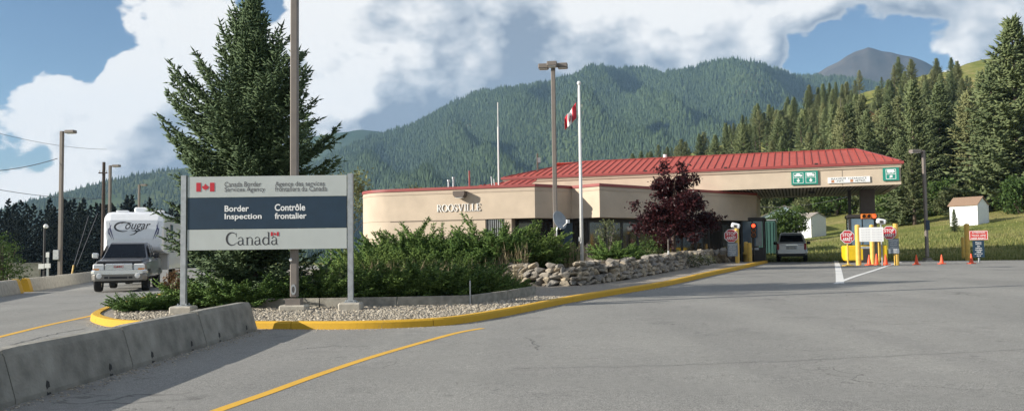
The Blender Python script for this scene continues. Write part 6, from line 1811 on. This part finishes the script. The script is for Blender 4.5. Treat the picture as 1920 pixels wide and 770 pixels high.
def forest_on(src, name, label, density, r, h, m_, seed, slope=True):
    """uncountable trees standing on a far slope, placed by geometry nodes"""
    o = bpy.data.objects.new(name, src.data.copy()); col.objects.link(o); o['kind'] = 'stuff'; o['label'] = label; o['category'] = 'wood'
    o.data.materials.clear(); o.data.materials.append(m_)
    ng = bpy.data.node_groups.new(name, 'GeometryNodeTree')
    ng.interface.new_socket('Geometry', in_out='INPUT', socket_type='NodeSocketGeometry'); ng.interface.new_socket('Geometry', in_out='OUTPUT', socket_type='NodeSocketGeometry')
    gi = ng.nodes.new('NodeGroupInput'); go = ng.nodes.new('NodeGroupOutput')
    dp = ng.nodes.new('GeometryNodeDistributePointsOnFaces'); dp.inputs['Seed'].default_value = seed
    ng.links.new(gi.outputs[0], dp.inputs['Mesh'])
    nz = ng.nodes.new('ShaderNodeTexNoise'); nz.inputs['Scale'].default_value = .0045; nz.inputs['Detail'].default_value = 4
    ps = ng.nodes.new('GeometryNodeInputPosition'); ng.links.new(ps.outputs[0], nz.inputs['Vector'])
    mr = ng.nodes.new('ShaderNodeMapRange'); mr.inputs['From Min'].default_value = .36; mr.inputs['From Max'].default_value = .5; mr.inputs['To Min'].default_value = density * slope; mr.inputs['To Max'].default_value = density
    ng.links.new(nz.outputs['Fac'], mr.inputs['Value']); ng.links.new(mr.outputs[0], dp.inputs['Density'])
    cn = ng.nodes.new('GeometryNodeMeshCone'); cn.inputs['Vertices'].default_value = 6; cn.inputs['Radius Top'].default_value = .0; cn.inputs['Radius Bottom'].default_value = r; cn.inputs['Depth'].default_value = h
    sm = ng.nodes.new('GeometryNodeSetMaterial'); sm.inputs['Material'].default_value = m_; ng.links.new(cn.outputs['Mesh'], sm.inputs['Geometry'])
    ip = ng.nodes.new('GeometryNodeInstanceOnPoints'); ng.links.new(dp.outputs['Points'], ip.inputs['Points']); ng.links.new(sm.outputs[0], ip.inputs['Instance'])
    rv = ng.nodes.new('FunctionNodeRandomValue'); rv.data_type = 'FLOAT_VECTOR'
    rv.inputs[0].default_value = (.6, .6, .5); rv.inputs[1].default_value = (1.25, 1.25, 1.45)
    ng.links.new(rv.outputs[0], ip.inputs['Scale']); ng.links.new(ip.outputs[0], go.inputs[0])
    md = o.modifiers.new('trees', 'NODES'); md.node_group = ng
    return o
main_sil = [(430, 345), (540, 315), (600, 300), (640, 281), (700, 258), (770, 231), (850, 196), (900, 176), (960, 158), (1040, 145), (1100, 126), (1135, 120), (1200, 125), (1250, 132), (1320, 124), (1360, 114), (1385, 108), (1430, 116), (1490, 135), (1540, 137), (1600, 140), (1700, 160), (1850, 200), (2050, 260)]
mm = mountain('mountain', main_sil, 900, 3000, 210, 130, 1.3, 210, M['mountain_green'], power=1.12, depth_wave=110)
forest_on(mm, 'mountain_forest', 'dense conifer forest covering the big mountain behind the building', .020, 4.3, 15, M['far_trees'], 3, .3)
left_sil = [(-420, 470), (-200, 440), (0, 392), (60, 376), (120, 360), (200, 340), (260, 327), (330, 316), (420, 308), (520, 312), (620, 330), (760, 380)]
lm = mountain('hill', left_sil, 900, 2500, 130, 70, 4.1, 50, M['mountain_meadow'], power=1.0, depth_wave=60)
forest_on(lm, 'hill_forest', 'patchy forest on the sunlit hill at left', .007, 4.0, 12, M['far_trees_light'], 5, .1)
mountain('far_ridge', [(380, 330), (520, 275), (600, 254), (640, 247), (680, 241), (710, 244), (740, 252), (800, 275), (900, 320)], 3000, 3900, 60, 14, 7.7, 40, M['mountain_green'])
mountain('rocky_peak', [(1440, 190), (1500, 150), (1540, 130), (1580, 112), (1610, 98), (1638, 90), (1650, 92), (1690, 102), (1705, 106), (1718, 106), (1740, 114), (1800, 150), (1900, 200)], 2900, 3650, 110, 40, 9.1, 120, M['mountain_rock'])

# ------------------------------------------------------------------ air
def haze():
    mb = MB(); mb.box((0, 2000, 340), (13000, 5000, 1000)); o = mb.build('haze', None); o['kind'] = 'stuff'; o['label'] = 'thin blue haze filling the valley air'; o['category'] = 'haze'
    m_ = bpy.data.materials.new('haze'); m_.use_nodes = True; nt = m_.node_tree; nt.nodes.clear()
    out = nn(nt, 'ShaderNodeOutputMaterial'); pv = nn(nt, 'ShaderNodeVolumePrincipled')
    pv.inputs['Color'].default_value = (.42, .68, 1.0, 1); pv.inputs['Density'].default_value = 0.8e-4; pv.inputs['Anisotropy'].default_value = 0.0
    nt.links.new(pv.outputs[0], out.inputs['Volume']); o.data.materials.append(m_)
haze()
